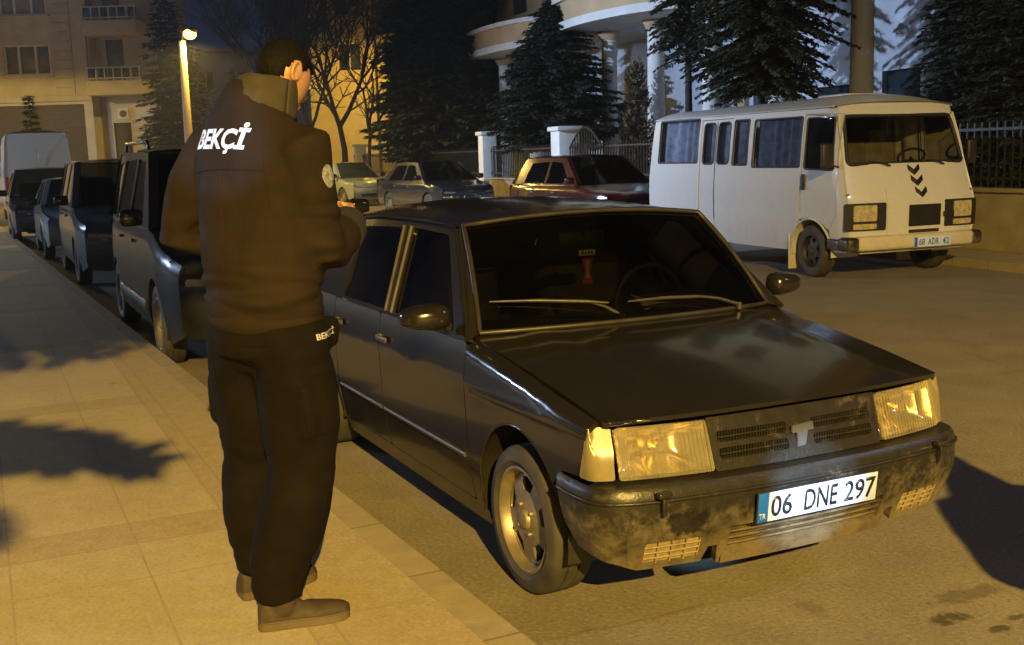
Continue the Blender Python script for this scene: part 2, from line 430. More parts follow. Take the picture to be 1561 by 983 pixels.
def m_asphalt():
    g = G('asphalt'); v = g.coord()
    big = g.noise(.35, 5, .6); mid = g.noise(2.2, 6, .62); fine = g.noise(55, 4, .65); grit = g.noise(160, 2)
    c = g.ramp(mid, [(.28, (.200, .170, .130)), (.72, (.285, .245, .188))])
    c = g.mix(g.rng(big, .35, .7, 0, .45), c, (.155, .132, .104))
    c = g.mix(g.rng(fine, .52, .74, 0, .6), c, (.38, .33, .25)); c = g.mix(g.rng(fine, .47, .28, 0, .65), c, (.10, .086, .07))
    st = g.noise(1.1, 6, .7); c = g.mix(g.rng(st, .68, .78, 0, .55), c, (.06, .05, .042))
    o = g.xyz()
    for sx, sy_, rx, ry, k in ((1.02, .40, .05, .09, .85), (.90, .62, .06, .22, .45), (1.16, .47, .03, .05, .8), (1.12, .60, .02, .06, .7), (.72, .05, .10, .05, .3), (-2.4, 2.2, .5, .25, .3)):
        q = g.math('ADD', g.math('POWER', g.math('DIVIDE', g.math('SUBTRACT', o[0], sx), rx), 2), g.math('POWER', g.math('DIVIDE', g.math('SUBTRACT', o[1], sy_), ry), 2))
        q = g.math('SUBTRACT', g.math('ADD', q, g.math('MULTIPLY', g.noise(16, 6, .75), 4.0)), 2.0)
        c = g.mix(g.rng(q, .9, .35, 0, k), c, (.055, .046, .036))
    cr = g.n('ShaderNodeTexVoronoi'); cr.feature = 'DISTANCE_TO_EDGE'; cr.inputs['Scale'].default_value = .42
    wv = g.n('ShaderNodeMix'); wv.data_type = 'RGBA'; wv.inputs[0].default_value = .12; nz = g.n('ShaderNodeTexNoise'); nz.inputs['Scale'].default_value = 3.5; nz.inputs['Detail'].default_value = 6; g.l(g.coord(), nz.inputs[0])
    g.l(g.coord(), wv.inputs[6]); g.l(nz.outputs['Color'], wv.inputs[7]); g.l(wv.outputs[2], cr.inputs['Vector'])
    c = g.mix(g.math('MULTIPLY', g.math('LESS_THAN', cr.outputs['Distance'], .0035), g.rng(g.noise(.8, 3), .48, .62, 0, .35)), c, (.07, .06, .048))
    h = g.math('ADD', g.math('MULTIPLY', fine, .6), g.math('MULTIPLY', grit, .4))
    return g.done(g.bsdf(c, g.rng(mid, .3, .7, .62, .82), 0, .35, g.bump(h, .55, .012)))
def m_pave():
    """stone slabs laid between darker bands; object axes run along and across the kerb"""
    g = G('stone_paving'); x, y, z = g.xyz()
    def frac(v, off, per): return g.math('FLOORED_MODULO', g.math('ADD', v, off), per)
    fs = frac(x, 1.18, 2.76); ft = frac(y, 1.62, 2.6)        # bands across / along the walk
    band = g.math('MAXIMUM', g.math('LESS_THAN', fs, .29), g.math('GREATER_THAN', ft, 2.6 - .01))
    band = g.math('MAXIMUM', band, g.math('GREATER_THAN', y, -1.64))
    def joint(v, off, per, w):
        q = frac(v, off, per); return g.math('LESS_THAN', q, w)
    j = g.math('MAXIMUM', joint(y, 2.5, .47, .008), joint(x, 1.18, .69, .007))
    edge = g.math('MAXIMUM', g.math('LESS_THAN', g.math('ABSOLUTE', g.math('SUBTRACT', fs, .29)), .006), g.math('LESS_THAN', fs, .008))
    edge = g.math('MAXIMUM', edge, g.math('LESS_THAN', g.math('ABSOLUTE', g.math('ADD', y, 1.64)), .006))
    n1 = g.noise(1.6, 5, .6); n2 = g.noise(11, 5, .6); n3 = g.noise(64, 4, .65)
    a = g.ramp(n2, [(.25, (.40, .33, .225)), (.75, (.50, .42, .29))]); b = g.ramp(n2, [(.25, (.345, .275, .175)), (.75, (.435, .35, .23))])
    br = g.n('ShaderNodeTexVoronoi'); br.inputs['Scale'].default_value = 1.4; g.l(g.coord(), br.inputs['Vector'])
    a = g.mix(g.rng(n1, .35, .7, 0, .45), a, (.36, .30, .20))
    c = g.mix(band, a, b)
    c = g.mix(g.rng(n3, .54, .74, 0, .55), c, (.64, .55, .40)); c = g.mix(g.rng(n3, .46, .28, 0, .6), c, (.22, .17, .11))
    jj = g.math('MULTIPLY', g.math('MAXIMUM', j, g.math('MULTIPLY', edge, .8)), g.rng(n2, .3, .7, .05, .6))
    c = g.mix(jj, c, (.20, .155, .10))
    sp = g.noise(3.2, 3, .5); c = g.mix(g.rng(sp, .72, .76, 0, .4), c, (.20, .16, .11))
    h = g.math('ADD', g.math('MULTIPLY', n3, .4), g.math('MULTIPLY', g.math('SUBTRACT', 1, jj), .6))
    return g.done(g.bsdf(c, .72, 0, .35, g.bump(h, .35, .006)))
def m_kerb():
    g = G('kerb_concrete'); x = g.xyz()[0]; n2 = g.noise(7, 6, .65); n3 = g.noise(90, 3)
    c = g.ramp(n2, [(.25, (.27, .225, .15)), (.75, (.38, .32, .22))])
    c = g.mix(g.rng(g.noise(1.6, 5, .7), .62, .75, 0, .7), c, (.10, .08, .05))
    j = g.math('LESS_THAN', g.math('FLOORED_MODULO', x, .62), .012)
    c = g.mix(g.math('MULTIPLY', j, .6), c, (.10, .082, .056)); c = g.mix(g.rng(n3, .6, .8, 0, .3), c, (.48, .42, .31))
    return g.done(g.bsdf(c, .8, 0, .3, g.bump(g.math('ADD', n2, g.math('MULTIPLY', n3, .3)), .5, .01)))
M['asphalt'], M['pave'], M['kerb'] = m_asphalt(), m_pave(), m_kerb()
M['earth'] = m_plain('dry_earth', (.10, .08, .05), .95, var=.4, scale=1.2, bump=.4, bscale=12)
# ---------------------------------------------------------------- ground, road, pavements (street frame: x along the car, y across it)
def street(x, y, z=0): return (0.676 + x*math.sin(YAW) + y*math.cos(YAW), 4.330 - x*math.cos(YAW) + y*math.sin(YAW), z)
SRZ = YAW - math.pi/2
def sheet(name, loops_xy, z, mat, kind='structure', at=(0.676, 4.33), rz=SRZ, depth=0, seg=None):
    bm = bmesh.new(); vs = [bm.verts.new((x, y, 0)) for x, y in loops_xy]; f = bm.faces.new(vs)
    if f.normal.z < 0: bmesh.ops.reverse_faces(bm, faces=[f])
    if depth:
        r = bmesh.ops.extrude_face_region(bm, geom=[f])
        for g in r['geom']:
            if isinstance(g, bmesh.types.BMVert): g.co.z -= depth
        bmesh.ops.recalc_face_normals(bm, faces=bm.faces[:])
    o = obj(name, bm, mat, smooth=False); o.location = (at[0], at[1], z); o.rotation_euler = (0, 0, rz)
    return tag(o, kind=kind)
sheet('ground', [(-210, -210), (210, -210), (210, 210), (-210, 210)], -.06, M['earth'])
KB = lambda x: -1.058 + .030*min(x, 0) + .03*max(x, 0)          # kerb line, slightly askew to the car
sheet('road', [(30, KB(30)-.05), (0, KB(0)-.05), (-120, KB(-120)-.05), (-120, 40), (30, 40)], 0, M['asphalt'])
sheet('pavement', [(30, KB(30)-.135), (0, KB(0)-.135), (-120, KB(-120)-.135), (-120, -60), (30, -60)], .118, M['pave'], depth=.17)
kb = bmesh.new()
for a, b in ((30, 0), (0, -120)):
    prof = [(-.14, -.05), (-.14, .120), (-.012, .120), (0, .108), (0, -.05)]
    A = [kb.verts.new((a, KB(a)+y, z)) for y, z in prof]; B = [kb.verts.new((b, KB(b)+y, z)) for y, z in prof]
    for i in range(4): kb.faces.new((A[i], A[i+1], B[i+1], B[i]))
bmesh.ops.recalc_face_normals(kb, faces=kb.faces[:])
ko = obj('kerb', kb, M['kerb'], smooth=False); ko.location = (0.676, 4.33, 0); ko.rotation_euler = (0, 0, SRZ); tag(ko, kind='structure')
# far side: frame of the minibus (x along it, y across)
BUS_AT = (4.653, 14.059, 0.0); BYAW = R(21.05); BRZ = BYAW - math.pi/2
def busf(x, y, z=0): return (BUS_AT[0] + x*math.sin(BYAW) + y*math.cos(BYAW), BUS_AT[1] - x*math.cos(BYAW) + y*math.sin(BYAW), z)
sheet('pavement', [(16, 1.42), (-110, 1.42), (-110, 60), (16, 60)], .11, M['kerb'], at=BUS_AT[:2], rz=BRZ, depth=.16)
sheet('kerb', [(16, 1.28), (-110, 1.28), (-110, 1.415), (16, 1.415)], .113, M['kerb'], at=BUS_AT[:2], rz=BRZ, depth=.17)
# ---------------------------------------------------------------- the black saloon in the foreground
CAR_AT = (0.676, 4.330, 0.0); CAR_RZ = YAW - math.pi/2
def wheel(root, c, r, w, rimr, mt, mr, mtread, side, holes=5, steer=0):
    """side -1: outer face towards -Y of the vehicle"""
    e = empty('wheel', c); e.parent = root; e.rotation_euler = (0, 0, steer)
    h = w/2; k = .93
    bm = lathe([(rimr, .8*h), (rimr+.3*(r-rimr), h), (rimr+.75*(r-rimr), h*k), (r-.010, h*.86)], 40)
    join(bm, lathe([(rimr, -.8*h), (rimr+.3*(r-rimr), -h), (rimr+.75*(r-rimr), -h*k), (r-.010, -h*.86)], 40))
    t2 = lathe([(r-.010, h*.86), (r-.002, h*.72), (r, h*.30), (r-.008, h*.28), (r-.008, h*.22), (r, h*.20), (r, -h*.20), (r-.008, -h*.22), (r-.008, -h*.28), (r, -h*.30), (r-.002, -h*.72), (r-.010, -h*.86)], 40)
    join(bm, t2, mat=1); bmesh.ops.remove_doubles(bm, verts=bm.verts[:], dist=1e-4); bmesh.ops.recalc_face_normals(bm, faces=bm.faces[:])
    obj('tyre', bm, [mt, mtread], e)
    s = side
    rm = lathe([(rimr+.002, s*.80*h), (rimr+.004, s*.88*h), (rimr-.006, s*.90*h), (rimr-.014, s*.80*h), (rimr-.024, s*.45*h), (rimr-.030, s*.1*h), (rimr-.035, -s*.5*h)], 40)
    R0 = rimr-.026; loops = [[(R0*math.cos(2*math.pi*i/40), R0*math.sin(2*math.pi*i/40)) for i in range(40)]]
    for q in range(holes):
        a0 = 2*math.pi*q/holes + .3; ro, ri, da = R0*.93, R0*.62, math.pi/holes*.52
        lp = [(ro*math.cos(a0+da*t), ro*math.sin(a0+da*t)) for t in (-1, -.6, -.2, .2, .6, 1)] + [(ri*math.cos(a0+da*t*.75), ri*math.sin(a0+da*t*.75)) for t in (1, .5, 0, -.5, -1)]
        loops.append(rpoly(lp, .012, 2))
    join(rm, panel(loops, lambda u, v: (u, s*(.46*h + .022*(1-(u*u+v*v)/(R0*R0))), v), .05, (0, s, 0), .012))
    join(rm, lathe([(0.001, s*(.46*h+.034)), (.03, s*(.46*h+.033)), (.038, s*(.46*h+.024)), (.04, s*(.46*h+.01))], 20))
    for q in range(4):
        a = 2*math.pi*q/4 + .6
        join(rm, lathe([(0.001, s*(.46*h+.030)), (.007, s*(.46*h+.030)), (.008, s*(.46*h+.012))], 8), Matrix.Translation((.060*math.cos(a), 0, .060*math.sin(a))))
    obj('rim', rm, mr, e)
    obj('brake_disc', lathe([(.001, s*.05*h), (R0*.97, s*.05*h), (R0*.97, -s*.05*h)], 24), M['alloydark'], e)
    return e
def build_car():
    root = empty('parked_saloon_car', CAR_AT, CAR_RZ, 'black boxy four-door saloon with a white 06 DNE 297 number plate, parked at the kerb', 'car')
    BP = M['blackpaint']
    zprof = spl([.15, .30, .42, .60, .70, .718, .735, .80, .90], [.735, .768, .784, .791, .794, .799, .795, .788, .772])
    tap = spl([-3.45, -3.0, -2.4, -.2, .3, .66], [.92, .97, 1, 1, .992, .965])
    fz = spl([-.42, .1, .50, .70], [.905, .838, .772, .735])
    def sy(x, z):
        y = zprof(z) * tap(x)
        if x > -.37:
            d = fz(x) - z
            if d < .05: y -= .034 * (1 - max(d, 0)/.05)**2
        return y
    def smap(sg): return lambda u, v: (u, sg*sy(u, v), v)
    def gy(x, z): return .779 - .43*(z - .9) - .02*max(0, (-x-1.9))
    def gmap(sg, off=0): return lambda u, v: (u, sg*(gy(u, v) - off - .0*u), v)
    AX, AZ, AR = .07, .29, .352; RX, RZ_, RR = -2.49, .29, .340
    body = bmesh.new()
    for sg in (-1, 1):
        o = (0, sg, 0)
        fa = [p for p in arc(AX, AZ, AR, 36, 180, 18)]
        fender = [(-.368, fz(-.368))] + [(x, fz(x)) for x in (-.25, -.1, .05, .2, .35, .5, .585)] + [(.548, .565), (.42, .556)] + [p for p in fa if p[1] < .57 or p[0] < .36][0:] + [(AX-AR, .215), (-.368, .225)]
        join(body, panel([fender], smap(sg), .06, o, .018, vstep=.022))
        # flared lip of the wheel arch
        join(body, tube([(p[0], sg*(sy(p[0], p[1])-.004), p[1]) for p in arc(AX, AZ, AR-.002, 28, 186, 24)], .007, 6))
        join(body, tube([(p[0], sg*(sy(p[0], p[1])-.004), p[1]) for p in arc(RX, RZ_, RR-.002, -5, 185, 24)], .007, 6))
        q = [(-2.155, .888), (-2.165, .55)] + [p for p in reversed(arc(RX, RZ_, RR, -8, 188, 20))][::-1] + [(-2.95, .24), (-3.38, .30), (-3.42, .60), (-3.38, .885), (-2.8, .893)]
        # rear quarter runs over the wheel opening
        q = [(-2.152, .893), (-2.142, .40)] + arc(RX, RZ_, RR, 18, 188, 20) + [(-3.0, .25), (-3.38, .30), (-3.42, .60), (-3.38, .885), (-2.8, .893)]
        join(body, panel([q], smap(sg), .08, o, .018))
        join(body, panel([[(AX-AR+.005, .212), (AX-AR+.005, .150), (-2.14, .150), (-2.14, .228), (-.38, .228)]], lambda u, v: (u, sg*(sy(u, v)-.006), v), .1, o, .02))
        # roof side frame with the window openings
        outer = [(-.335, .897), (-.83, 1.312), (-1.1, 1.326), (-1.6, 1.329), (-2.2, 1.306), (-2.42, 1.20), (-2.80, .905), (-2.80, .893), (-.345, .893)]
        fw = rpoly([(-.50, .912), (-.895, 1.280), (-1.352, 1.292), (-1.236, .912)], .03)
        rw = rpoly([(-1.340, .912), (-1.478, 1.290), (-2.03, 1.270), (-2.10, 1.22), (-2.03, .912)], .03)
        join(body, panel([outer, fw, rw], gmap(sg), .09, o, .02))
        # A pillar and drip rail
        def ap(u, v, sg=sg):
            a = Vector(wsmap(sg*.985, v)); x = -.335 + (-.83+.335)*v; z = .897 + (1.312-.897)*v
            b = Vector((x, sg*gy(x, z), z)); p = a.lerp(b, u); return p + Vector((.012, sg*.010, .004)) * math.sin(math.pi*u)
        join(body, grid(ap, 4, 10, (.5, sg, .2)))
        join(body, tube([(x, sg*(gy(x, z)+.004), z) for x, z in ((-.34, .90), (-.60, 1.125), (-.83, 1.318), (-.98, 1.330), (-1.4, 1.336), (-1.8, 1.334), (-2.2, 1.313), (-2.45, 1.20), (-2.8, .91))], .010, 6))
        # inner arches
        for cx_, cz_, rr_ in ((AX, AZ, AR), (RX, RZ_, RR)):
            join(body, grid(lambda u, v: (cx_+(rr_+.004)*math.cos(R(-12+204*u)), sg*(.765-.25*v), cz_+(rr_+.004)*math.sin(R(-12+204*u))), 24, 1), mat=1)
            join(body, box((cx_, sg*.50, .44), (.66, .02, .36)), mat=1)
    # cowl, rear panel, boot lid, floor
    join(body, grid(lambda u, v: (-.25-.15*(2*u-1)**2 + .09*v - .02, .745*(2*u-1), .928 - .018*(2*u-1)**2 - .012*v - .0), 16, 3, (0, 0, 1)))
    join(body, grid(lambda u, v: (-2.80-.6*v, (.765-.045*v)*(2*u-1), .915-.01*v+.02*(1-(2*u-1)**2)-.015*v*v), 12, 6, (0, 0, 1)))
    join(body, grid(lambda u, v: (-3.40-.02*math.sin(math.pi*v), .72*(2*u-1), .90-.62*v), 8, 8, (-1, 0, 0)))
    join(body, box((-1.45, 0, .30), (3.9, 1.0, .10)))
    join(body, box((.30, 0, .42), (.5, .96, .28)))
    ob = obj('body', body, [BP, M['black']], root)
    # roof
    def roofm(u, v):
        a = 2*u - 1; x0 = -.735-.045*a*a; x1 = -2.24-.03*a*a
        x = x0 + (x1-x0)*v
        c = spl([0, .15, .5, .85, 1], [1.358, 1.385, 1.405, 1.392, 1.362])(v); e = spl([0, .25, .75, 1], [1.320, 1.336, 1.334, 1.318])(v)
        return (x, .622*a, e + (c-e)*(1-abs(a)**2.6))
    obj('roof', grid(roofm, 22, 18, (0, 0, 1)), BP, root)
    # bonnet
    hc = spl([-.45, -.2, .2, .55, .72], [.938, .926, .876, .806, .764])
    def hz(x, y):
        e = fz(x)+.003; c = hc(x); a = abs(y)/.745
        return e + (c-e)*(1-a**2.4) + .006*math.exp(-((abs(y)-.50)/.05)**2)*(1 if x < .5 else max(0, 1-(x-.5)/.15))
    hf = lambda y: .705-.092*(abs(y)/.745)**2.6
    hl = [(hf(y), y) for y in [.728, .69, .6, .45, .3, .15, 0, -.15, -.3, -.45, -.6, -.69, -.728]] + [(-.355, -.742), (-.30, -.60), (-.255, -.35), (-.24, 0), (-.255, .35), (-.30, .60), (-.355, .742)]
    hb = panel([rpoly(hl, .02, 2)], lambda u, v: (u, v, hz(u, v)), .07, (0, 0, 1), .016)
    obj('bonnet', hb, BP, root)
    obj('chipped_edge', boxes(((.640, -.655, .752), (.012, .10, .004), .001, Matrix.Rotation(.25, 3, 'Z')), ((.652, -.60, .755), (.010, .05, .005), .001, Matrix.Rotation(-.3, 3, 'Z')), ((.628, -.70, .748), (.016, .03, .004), .001)), M['chrome'], root)
    # windscreen
    ws_ = obj('windscreen', grid(lambda u, v: wsmap(2*u-1, v), 24, 12, (1, 0, 1)), M['glass'], root)
    rim = [wsmap(-.985, v/8) for v in range(9)] + [wsmap(-.985+1.97*u/16, 1) for u in range(1, 17)] + [wsmap(.985, 1-v/8) for v in range(1, 9)] + [wsmap(.985-1.97*u/16, 0) for u in range(1, 17)]
    obj('seal', tube([Vector(p)+Vector((.006, 0, .006)) for p in rim], .011, 6, False), M['seal'], ws_)
    obj('rear_window', grid(lambda u, v: (-2.24-.03*(2*u-1)**2 + (-.56+.06*(2*u-1)**2)*v, (.60+.09*v)*(2*u-1), 1.352-.04*(2*u-1)**2 + (.925-1.352)*v), 12, 6, (-1, 0, 1)), M['glass'], root)
    # doors
    for sg in (-1, 1):
        o = (0, sg, 0)
        fd = rpoly([(-.376, .889), (-.376, .236), (-1.385, .236), (-1.405, .60), (-1.405, .889)], .02)
        d = obj('front_door', panel([fd], smap(sg), .07, o, .02, vstep=.045), BP, root)
        rd = rpoly([(-1.413, .889), (-1.413, .60), (-1.393, .236), (-2.09, .236), (-2.134, .42), (-2.145, .889)], .02)
        d2 = obj('rear_door', panel([rd], smap(sg), .07, o, .02, vstep=.045), BP, root)
        for dd, x0, x1 in ((d, -.40, -1.385), (d2, -1.43, -2.10)):
            obj('side_moulding', tube([(x0+(x1-x0)*i/8, sg*(sy(x0+(x1-x0)*i/8, .418)+.004), .420) for i in range(9)], (.006, .011), 8, True, (0, 0, 1)), M['trim'], dd)
            obj('belt_trim', tube([(x0-(.05 if dd is d else 0)+(x1-x0)*i/8, sg*(sy(x0+(x1-x0)*i/8, .889)+.002), .893) for i in range(8)], .006, 6), M['trim'], dd)
        for dd, hx in ((d, -1.335), (d2, -2.03)):
            obj('door_handle', boxes(((hx, sg*.806, .772), (.135, .016, .028), .006), ((hx-.045, sg*.796, .772), (.03, .02, .040), .006)), M['chrome'] if False else M['trim'], dd)
        fw = rpoly([(-.495, .905), (-.892, 1.286), (-1.358, 1.298), (-1.230, .905)], .03)
        rw = rpoly([(-1.334, .905), (-1.472, 1.296), (-2.035, 1.276), (-2.106, 1.222), (-2.036, .905)], .03)
        obj('window', panel([fw], gmap(sg, .012), .15, o, 0), M['sideglass'], d)
        obj('window', panel([rw], gmap(sg, .012), .15, o, 0), M['sideglass'], d2)
        # bright B post strips
        for dd, a, b in ((d, (-1.245, .905), (-1.366, 1.296)), (d2, (-1.325, .905), (-1.462, 1.296))):
            obj('window_frame', tube([(a[0]+(b[0]-a[0])*t, sg*(gy(0, a[1]+(b[1]-a[1])*t)+.002), a[1]+(b[1]-a[1])*t) for t in (0, .5, 1)], (.004, .012), 6, True, (0, sg, .4)), M['trim'], dd)
        # mirror
        mm = bmesh.new(); bmesh.ops.create_uvsphere(mm, u_segments=20, v_segments=12, radius=1)
        for v in mm.verts:
            x, y, z = v.co; p = lambda t, k: math.copysign(abs(t)**k, t)
            x, y, z = p(x, .75), p(y, .70), p(z, .70)
            x = x if x > 0 else x*.35
            v.co = Vector((-.500 + .085*x + .02*y*sg*-1, sg*(.905) + .100*y, .985 + .052*z*(1-.18*y*sg)))
        for f in mm.faces: f.smooth = True
        join(mm, tube([(-.50, sg*.79, .93), (-.505, sg*.83, .945), (-.505, sg*.86, .965)], .022, 8))
        mo = obj('side_mirror', mm, M['blackgloss'], root)
        # headlight, indicator
        hl_ = empty('headlight', (0, 0, 0)); hl_.parent = root
        lo = rpoly([(sg*.366, .568), (sg*.698, .568), (sg*.690, .733), (sg*.372, .733)], .012)
        obj('lens', panel([lo], lambda u, v: (XF(u, v)+.004, u, v), .04, (1, 0, 0), .02), M['lens'], hl_)
        def refl(u, v, sg=sg):
            y = .375+.315*u; z = .575+.150*v; a, b = 2*u-1, 2*v-1
            dpt = .085*(1-max(abs(a)**3, abs(b)**3))
            if a > .62: dpt *= .45
            dpt += .004*math.sin(60*y)
            return (XF(y, z)-.012-dpt, sg*y, z)
        obj('reflector', grid(refl, 40, 10, (1, 0, 0)), M['reflector'], hl_)
        obj('bulb', tube([(XF(.53, .65)-.08, sg*.53, .655), (XF(.53, .65)-.03, sg*.53, .655)], .018, 10), M['reflector'], hl_)
        P = [Vector((XF(.703, .65), .703)), Vector((XF(.745, .65)-.004, .745)), Vector((.598, .776)), Vector((.545, .784))]
        def indm(s_, z, sg=sg):
            t = max(0, min(.9999, s_/.15))*3; i = int(t); f = t-i
            p = P[i].lerp(P[i+1], f); return (p.x - .30*max(0, z-.65)*(1 if s_ < .1 else .6) + .30*(.65-z)*(.5 if s_ < .1 else 0), sg*(p.y-.10*max(0, z-.62)), z)
        obj('indicator', panel([rpoly([(0, .566), (.148, .566), (.115, .734), (0, .734)], .012)], indm, .02, (1, sg, 0), .02), M['amber'], root)
    # grille
    slots = []
    for z0, z1 in ((.652, .688), (.598, .634)):
        slots += [rrect(-.335, z0, -.055, z1, .008, 2), rrect(.055, z0, .325, z1, .008, 2)]
    gb = panel([rpoly([(-.358, .562), (.358, .562), (.366, .736), (-.366, .736)], .008)] + slots, lambda u, v: (XF(u, v)-.004, u, v), .05, (1, 0, 0), .022)
    for y in [q*.0115 for q in range(-29, 29)]:
        if abs(y) > .05:
            for z in (.670, .616): join(gb, box((XF(y, z)-.017, y, z), (.012, .0035, .038)))
    for z in (.670, .616): join(gb, box((XF(0, z)-.012, -.005, z), (.010, .66, .006), .001))
    join(gb, grid(lambda u, v: (XF(.7*u-.35, .57+.16*v)-.030, .7*u-.35, .57+.16*v), 8, 3, (1, 0, 0)), mat=1)
    gr = obj('grille', gb, [M['bumper'], M['black']], root)
    Mf = Matrix(((0, 0, 1, 0), (1, 0, 0, 0), (0, 1, 0, 0), (0, 0, 0, 1)))   # text x -> +Y, y -> +Z, normal -> +X
    emb = prism([(-.045, .034), (.045, .040), (.050, .012), (.024, .010), (.016, -.040), (-.020, -.043), (-.022, .008), (-.046, .008)], .010, Matrix.Translation((XF(0, .64)+.000, 0, .642)) @ Mf, 0, .002)
    obj('emblem', emb, m_plain('blue_grey_emblem', (.10, .11, .145), .35, .3), gr)
    # bumper
    bp = [Vector(p) for p in ((.405, -.800), (.50, -.806), (.590, -.803), (.662, -.785), (.712, -.722), (.742, -.62), (.765, -.45), (.783, -.22), (.788, 0))]
    bp = bp + [Vector((p.x, -p.y)) for p in reversed(bp[:-1])]
    fine = []
    xs = spl(list(range(len(bp))), [p.x for p in bp]); ys = spl(list(range(len(bp))), [p.y for p in bp])
    for i in range(321):
        t = (len(bp)-1)*i/320; fine.append(Vector((xs(t), ys(t))))
    S = [0]
    for i in range(320): S.append(S[-1] + (fine[i+1]-fine[i]).length)
    half = S[-1]/2
    def bpt(s):
        s += half; s = max(0, min(S[-1]-1e-6, s)); lo_, hi_ = 0, 320
        while hi_-lo_ > 1:
            m_ = (lo_+hi_)//2
            if S[m_] <= s: lo_ = m_
            else: hi_ = m_
        f = (s-S[lo_])/(S[hi_]-S[lo_]); p = fine[lo_].lerp(fine[hi_], f)
        a, b = fine[max(lo_-3, 0)], fine[min(hi_+3, 320)]; t = (b-a).normalized(); return p, Vector((t.y, -t.x))
    ins = spl([.24, .285, .36, .42, .50, .535, .556], [.070, .052, .020, .002, .0, .004, .020])
    def bmap(off=0): 
        def f(s, z):
            p, n_ = bpt(s); q = p - n_*(ins(z)+off); return (q.x, q.y, z)
        return f
    def sof(y):
        k = min(range(321), key=lambda i: abs(fine[i].y-y) + (10 if fine[i].x < .6 else 0)); return S[k]-half
    sf0, sf1, sn = sof(.645), sof(.440), sof(.405)
    bt = [(-half, .553), (-half+.015, .50), (-half+.10, .315), (-sof(.74), .290), (-sf0-.02, .262), (-sf1+.015, .262), (-sn, .318), (-sof(.372), .318), (-sof(.365), .246), (-sof(.33), .240)]
    outl = bt + [(-a, b) for a, b in reversed(bt)]
    holes = [rrect(-sf0, .280, -sf1, .365, .012, 3), rrect(sf1, .280, sf0, .365, .012, 3), rrect(-.335, .288, .335, .384, .01, 2)]
    bb = panel([outl] + holes, bmap(), .045, (1, 0, 0), .03, vstep=.03)
    join(bb, grid(lambda u, v: Vector((*[bmap(.085*v)(-half+.2+(2*half-.4)*u, .553)[k] for k in (0, 1)], .553+.008*v)), 40, 2, (0, 0, 1)))
    for z in (.312, .336, .360): join(bb, tube([(*[bmap(.012)(s, z)[k] for k in (0, 1)], z) for s in [-.335+.67*i/14 for i in range(15)]], (.008, .0055), 6, True, (0, 0, 1)), mat=1)
    join(bb, panel([rrect(-.345, .28, .345, .39, .01, 2)], bmap(.04), .1, (1, 0, 0), 0), mat=2)
    join(bb, panel([[(-sof(.355), .243), (sof(.355), .243), (sof(.355), .284), (-sof(.355), .284)]], bmap(-.008), .05, (1, 0, 0), .03), mat=1)
    join(bb, tube([bmap(-.004)(-half+.02+(2*half-.04)*i/60, .508) for i in range(61)], (.004, .006), 6, True, (0, 0, 1)))
    for sg in (-1, 1):
        join(bb, box((.77, sg*.60, .535), (.03, .05, .02), .005)); join(bb, box((.772, sg*.60, .495), (.012, .016, .06), .004))
    bo = obj('bumper', bb, [M['bumper'], M['lip'], M['black']], root)
    for a, b in ((-sf0, -sf1), (sf1, sf0)):
        fl = panel([rrect(a-.004, .277, b+.004, .368, .01, 2)], bmap(.014), .03, (1, 0, 0), 0)
        for k in range(1, 4): join(fl, tube([bmap(.006)(a+(b-a)*i/6, .280+.085*k/4) for i in range(7)], .0035, 5))
        for k in range(0, 5): join(fl, tube([bmap(.006)(a+(b-a)*k/4, z) for z in (.281, .364)], .004, 5))
        obj('fog_light', fl, m_plain('dusty_fog_lens', (.26, .205, .12), .5, var=.3, scale=30), root)
    # number plate
    pe = obj('number_plate', box((0, 0, 0), (.004, .524, .114), .0015), [M['ink']], root)
    pe.location = (.800, .003, .440); pe.rotation_euler = (0, R(7), 0)
    X0 = .0025
    obj('plate_face', box((X0, .021, 0), (.002, .472, .104), .0008), M['plate'], pe)
    obj('plate_band', box((X0, -.237, 0), (.002, .041, .104), .0008), M['plateblue'], pe)
    for s, yc, w in (('06', -.160, .088), ('DNE', .008, .142), ('297', .180, .138)):
        obj('lettering', text_bm(s, w, .076, ext=.0012, bold=.012).copy() if False else (lambda b: (b.transform(Matrix.Translation((X0+.001, yc, 0)) @ Mf), b)[1])(text_bm(s, w, .076, ext=.0012, bold=.012)), M['ink'], pe)
    b = text_bm('TR', .028, .020, ext=.0012, bold=.01); b.transform(Matrix.Translation((X0+.001, -.238, -.030)) @ Mf); obj('lettering', b, M['white'], pe)
    # wheels
    for sg in (-1, 1):
        wheel(root, (.07, sg*.690, .279), .279, .178, .198, M['rubber'], M['alloy'], M['tread'], sg, 5)
        wheel(root, (RX, sg*.690, .279), .279, .178, .198, M['rubber'], M['alloy'], M['tread'], sg, 5)
    # wipers
    for pv, ue, ut in (((-.300, -.115), (-.38, .15), (-.92, .235)), ((-.300, .475), (.36, .105), (-.12, .135))):
        def on(u, v, lift): return Vector(wsmap(u, v)) + Vector((.7, 0, .7))*lift
        a, m_, c_ = Vector((pv[0]+.045, pv[1], .945)), on(*ue, .030), on(*ut, .016)
        bmw = tube([a, a.lerp(m_, .5)+Vector((0, 0, .010)), m_], [.009, .007, .005], 6)
        join(bmw, lathe([(.001, .012), (.012, .010), (.013, -.02)], 10, 'Z'), Matrix.Translation(a))
        b0 = m_ + (m_-c_)*.22 + Vector((0, 0, -.006))
        join(bmw, tube([b0, m_, m_.lerp(c_, .5)+Vector((.003, 0, .005)), c_], [.004, .008, .008, .004], 6))
        obj('wiper', bmw, M['wiper'], root)
    # inside
    obj('dashboard', boxes(((-.52, 0, .84), (.36, 1.36, .16), .05), ((-.60, .36, .92), (.20, .40, .09), .03)), M['dark'], root)
